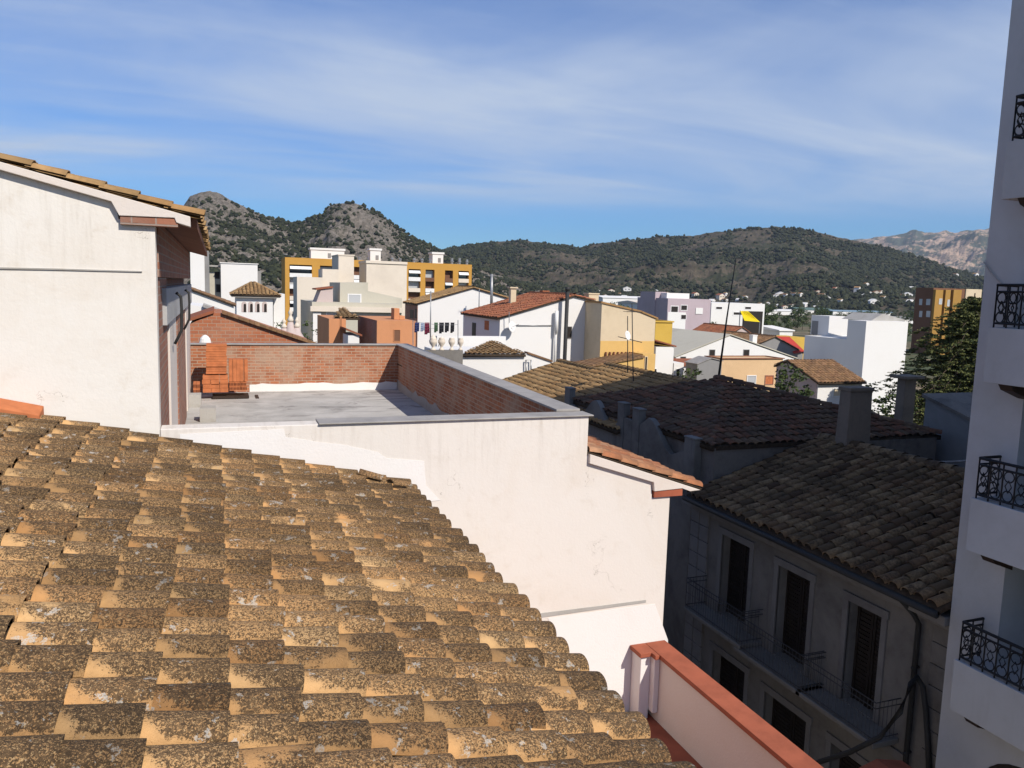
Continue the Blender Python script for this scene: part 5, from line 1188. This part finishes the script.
# ================================================================== HILLS
def hillmat(name, rock, rock2, veg, vegamt, sc, strata=0):
    g = G(name); o = g.ob()
    n = g.noise(o, .016*sc, 8, .68, .3); f = g.noise(o, .11*sc, 6, .72)
    c = g.mix(g.ramp(f, .35, .65), rock, rock2)
    if strata:
        w = g.noise(g.mapping(o, (.12, .12, 1.6)), .05*sc, 5, .6); c = g.mix(g.ramp(w, .5, .62), c, tuple(x*.5 for x in rock))
    cr_ = g.ramp(g.voro(o, .11*sc, 'Distance'), .0, .45); c = g.mix(g.math('MULTIPLY', g.math('SUBTRACT', 1.0, cr_), .7), c, tuple(x*.3 for x in rock))
    v_ = g.math('ADD', g.math('MULTIPLY', n, .6), g.math('MULTIPLY', f, .45)); th_ = .72-vegamt*.4
    c = g.mix(g.ramp(v_, th_-.03, th_+.03), c, veg)
    c = g.mix(g.ramp(g.noise(o, .4*sc, 4, .7), .52, .62, 0, .8), c, tuple(x*.8 for x in veg))
    return g.out(c, 1)
HILLS = {}
def fr(x, y, s, o=6): return noise.fractal(Vector((x*s, y*s, 3.3)), 1.0, 2.1, o)
def hill(name, prof, Dr, Db, zb, mat, amp, shape=1.25, step=2.0, nt=70, back=.5, rib=0, rs=19.):
    px = np.arange(prof[0][0], prof[-1][0]+.1, step); py = np.interp(px, [p[0] for p in prof], [p[1] for p in prof])
    n = len(px); V = np.zeros((nt+16, n, 3))
    for i in range(n):
        rp = atD(px[i], py[i], Dr); h = Vector((rp.x, rp.y)).normalized()
        for j in range(nt+16):
            if j < nt:
                t_ = j/(nt-1); D = Db + (Dr-Db)*t_; x, y = h.x*D, h.y*D
                k = amp*math.sin(math.pi*min(1, t_))**.8
                nz = fr(x, y, 1/(Dr*.16)) + .35*fr(x+77, y, 1/(Dr*.035))
                rz = abs(noise.fractal(Vector((x/(Dr*.09), y/(Dr*.09), 8.1)), 1, 2, 4))
                z = zb + (rp.z-zb)*(t_**shape) + k*(nz - .8*rz) + amp*.10*t_*fr(x, y, 1/(Dr*.012), 4) - rib*(t_-t_**7)*(abs(noise.fractal(Vector((x/rs, y/(rs*2.2), 2.2)), 1, 2, 4)) + .5*abs(noise.fractal(Vector((x/rs*2.7, y/rs*1.7, 5.2)), 1, 2, 3)))
            else:
                t_ = (j-nt+1)/16; D = Dr*(1+back*t_); x, y = h.x*D, h.y*D; z = rp.z - (rp.z-zb+10)*t_**1.2
            V[j, i] = (x, y, z)
    faces = [(j*n+i, j*n+i+1, (j+1)*n+i+1, (j+1)*n+i) for j in range(nt+15) for i in range(n-1)]
    mb = MB(); mb.v = V.reshape(-1, 3).tolist(); mb.f = faces; mb.m = [0]*len(faces); mb.u = [None]*len(faces)
    o = struct(mb, name, mat, False); HILLS[name] = (V[:nt], px, py); return o
M['hill_rock'] = hillmat('twin_peak_rock', (.20, .172, .145), (.10, .085, .068), (.028, .034, .016), .30, 1.6)
M['hill_mid'] = hillmat('pine_hill_soil', (.10, .078, .054), (.062, .052, .036), (.033, .036, .018), .45, 1.1, 1)
M['hill_far'] = hillmat('far_mountain_rock', (.44, .31, .22), (.32, .23, .17), (.07, .08, .06), .50, .22)
hill('rocky_hills', [(60, 285), (100, 268), (150, 240), (175, 216), (190, 197), (198, 192.5), (210, 191), (222, 194), (238, 204), (252, 211), (268, 217), (285, 222), (298, 222), (305, 220), (315, 215), (323, 213), (329, 206), (337, 203), (348, 202), (362, 206), (378, 213), (395, 226), (410, 237), (425, 244), (440, 252), (470, 264), (520, 284), (560, 292)], 900, 420, GZ-1, 'hill_rock', 17, 1.15, 1.5, 150, rib=9)
hill('pine_hill', [(330, 288), (380, 272), (420, 258), (455, 248), (480, 244), (500, 241), (520, 240), (545, 243), (565, 245), (580, 248), (600, 243), (630, 240), (660, 237), (690, 236), (715, 232), (740, 229), (770, 227), (800, 229), (825, 234), (850, 240), (880, 245), (905, 253), (930, 261), (950, 268), (975, 275), (1010, 283), (1060, 295), (1100, 301)], 1500, 780, GZ-1, 'hill_mid', 24, 1.25, 2.2, 90, rib=7)
hill('far_mountain', [(640, 285), (700, 262), (780, 250), (830, 243), (860, 239), (880, 236), (900, 234.5), (915, 230), (925, 232.5), (945, 232), (962, 231.5), (985, 229), (1010, 228), (1060, 236), (1150, 252), (1300, 280), (1400, 300)], 5200, 3200, GZ-1, 'hill_far', 150, .8, 3, 90, rib=60, rs=160.)

# pine cover: a far-off wood, one object per hill
M['pine'] = leafmat('pine_green', (.012, .016, .007), (.036, .040, .016))
def blob_template(seed):
    r_ = random.Random(seed); nseg = 7; V = []; Fc = []
    prof = [(.35, -.35), (.95, -.05), (1.0, .3), (.62, .75)]
    for rr, z in prof:
        for k in range(nseg):
            a = 2*math.pi*k/nseg; q = rr*r_.uniform(.72, 1.2); V.append((math.cos(a)*q, math.sin(a)*q, z+r_.uniform(-.12, .12)))
    V.append((r_.uniform(-.15, .15), r_.uniform(-.15, .15), 1.15))
    for i in range(3):
        for k in range(nseg): Fc.append((i*nseg+k, i*nseg+(k+1) % nseg, (i+1)*nseg+(k+1) % nseg, (i+1)*nseg+k))
    for k in range(nseg): Fc.append((3*nseg+k, 3*nseg+(k+1) % nseg, 4*nseg))
    return np.array(V), Fc
TPL = [blob_template(s_) for s_ in range(6)]
def wood(name, hillname, count, size, dens, label):
    V, px, py = HILLS[hillname]; nt_, n, _ = V.shape; rg = np.random.default_rng(11); vs = []; fs = []; off = 0; done = 0; tries = 0
    while done < count and tries < count*12:
        tries += 1; fi = rg.random()*(n-1.001); fj = (rg.random()**.8)*(nt_-1.001); i, j = int(fi), int(fj)
        p = V[j, i]*(1-(fi-i))*(1-(fj-j)) + V[j, i+1]*(fi-i)*(1-(fj-j)) + V[j+1, i]*(1-(fi-i))*(fj-j) + V[j+1, i+1]*(fi-i)*(fj-j)
        if rg.random() > dens(px[i], j/nt_, p): continue
        s_ = size*(.4+1.1*rg.random()**1.6); T, Fc = TPL[rg.integers(6)]; a = rg.random()*6.28; c, q = math.cos(a), math.sin(a)
        W_ = np.stack([T[:, 0]*c-T[:, 1]*q, T[:, 0]*q+T[:, 1]*c, T[:, 2]*rg.uniform(.8, 1.3)], 1)*s_ + p + np.array([0, 0, s_*.3])
        vs.append(W_); fs += [tuple(x+off for x in f) for f in Fc]; off += len(W_); done += 1
    me = bpy.data.meshes.new(name); me.from_pydata(np.concatenate(vs).tolist(), [], fs); me.materials.append(M['pine']); me.update()
    o = bpy.data.objects.new(name, me); COL.objects.link(o); o['kind'] = 'stuff'; o['label'] = label; o['category'] = 'wood'; return o
def ns(p, s, z=0): return noise.fractal(Vector((p[0]*s, p[1]*s, z)), 1, 2, 4)
def d_rock(px, t_, p):
    base = 1.0 + 1.6*ns(p, 1/60.)
    for c, w_, tt in ((222, 40, .35), (358, 42, .25)):
        k = math.exp(-((px-c)/w_)**2)
        if t_ > tt: base -= 1.15*k*min(1, (t_-tt)/.2)
    if 285 < px < 320: base += .4
    return max(.07, base)
def d_mid(px, t_, p):
    base = .62 + 2.3*ns(p, 1/150.) + 1.0*ns(p, 1/40., 5)
    if px > 830: base += .4*min(1, (px-830)/40)
    if px < 470: base += .2
    if t_ < .25 and px > 700: base -= .25
    return max(.05, base)
wood('rocky_hill_pines', 'rocky_hills', 17000, 1.75, d_rock, 'dark pines and scrub covering the twin rocky hills')
wood('pine_wood', 'pine_hill', 42000, 2.3, d_mid, 'dark pine wood over the long low hill behind the town')
# houses stand on the ground or on the hill's lower slope
from mathutils.bvhtree import BVHTree
def bvh(nm):
    V = HILLS[nm][0]; nt_, n, _ = V.shape; f = [(j*n+i, j*n+i+1, (j+1)*n+i+1, (j+1)*n+i) for j in range(nt_-1) for i in range(n-1)]
    return BVHTree.FromPolygons(V.reshape(-1, 3).tolist(), f)
bv = [bvh('pine_hill'), bvh('rocky_hills')]
for i, (px, py) in enumerate(hspots):
    d = ray(px, py).normalized(); best = None
    for b in bv:
        h = b.ray_cast(Vector((0, 0, 0)), d)
        if h[0] is not None and (best is None or h[3] < best[1]): best = (h[0], h[3])
    tg = GZ/d.z if d.z < 0 else 1e9
    q = d*tg if best is None or tg < best[1] else best[0]
    q = Vector((q.x, q.y, q.z-.5)); s_ = random.uniform(.38, .68)*min(1.5, max(.8, q.length/900))
    if i < 4: cots[i].location = q; cots[i].scale = (s_,)*3; cots[i].rotation_euler = (0, 0, random.uniform(-.5, .5))
    else: dup(cots[random.randrange(4)], q, None, random.uniform(-.6, .6), s_)

# ================================================================== HAZE
mb = MB(); mb.box(-7600, 7600, -3000, 8200, GZ-1.2, 620)
g = G('air'); g.t.nodes.remove(g.b); vp = g.t.nodes.new('ShaderNodeVolumePrincipled'); ou = [n for n in g.t.nodes if n.type == 'OUTPUT_MATERIAL'][0]
vp.inputs['Color'].default_value = (.70, .82, 1, 1); vp.inputs['Density'].default_value = 7e-5; vp.inputs['Anisotropy'].default_value = .2
g.t.links.new(vp.outputs[0], ou.inputs['Volume'])
hz_ = mb.build('haze', g.m); hz_['kind'] = 'stuff'; hz_['label'] = 'thin blue air over the valley'; hz_['category'] = 'haze'
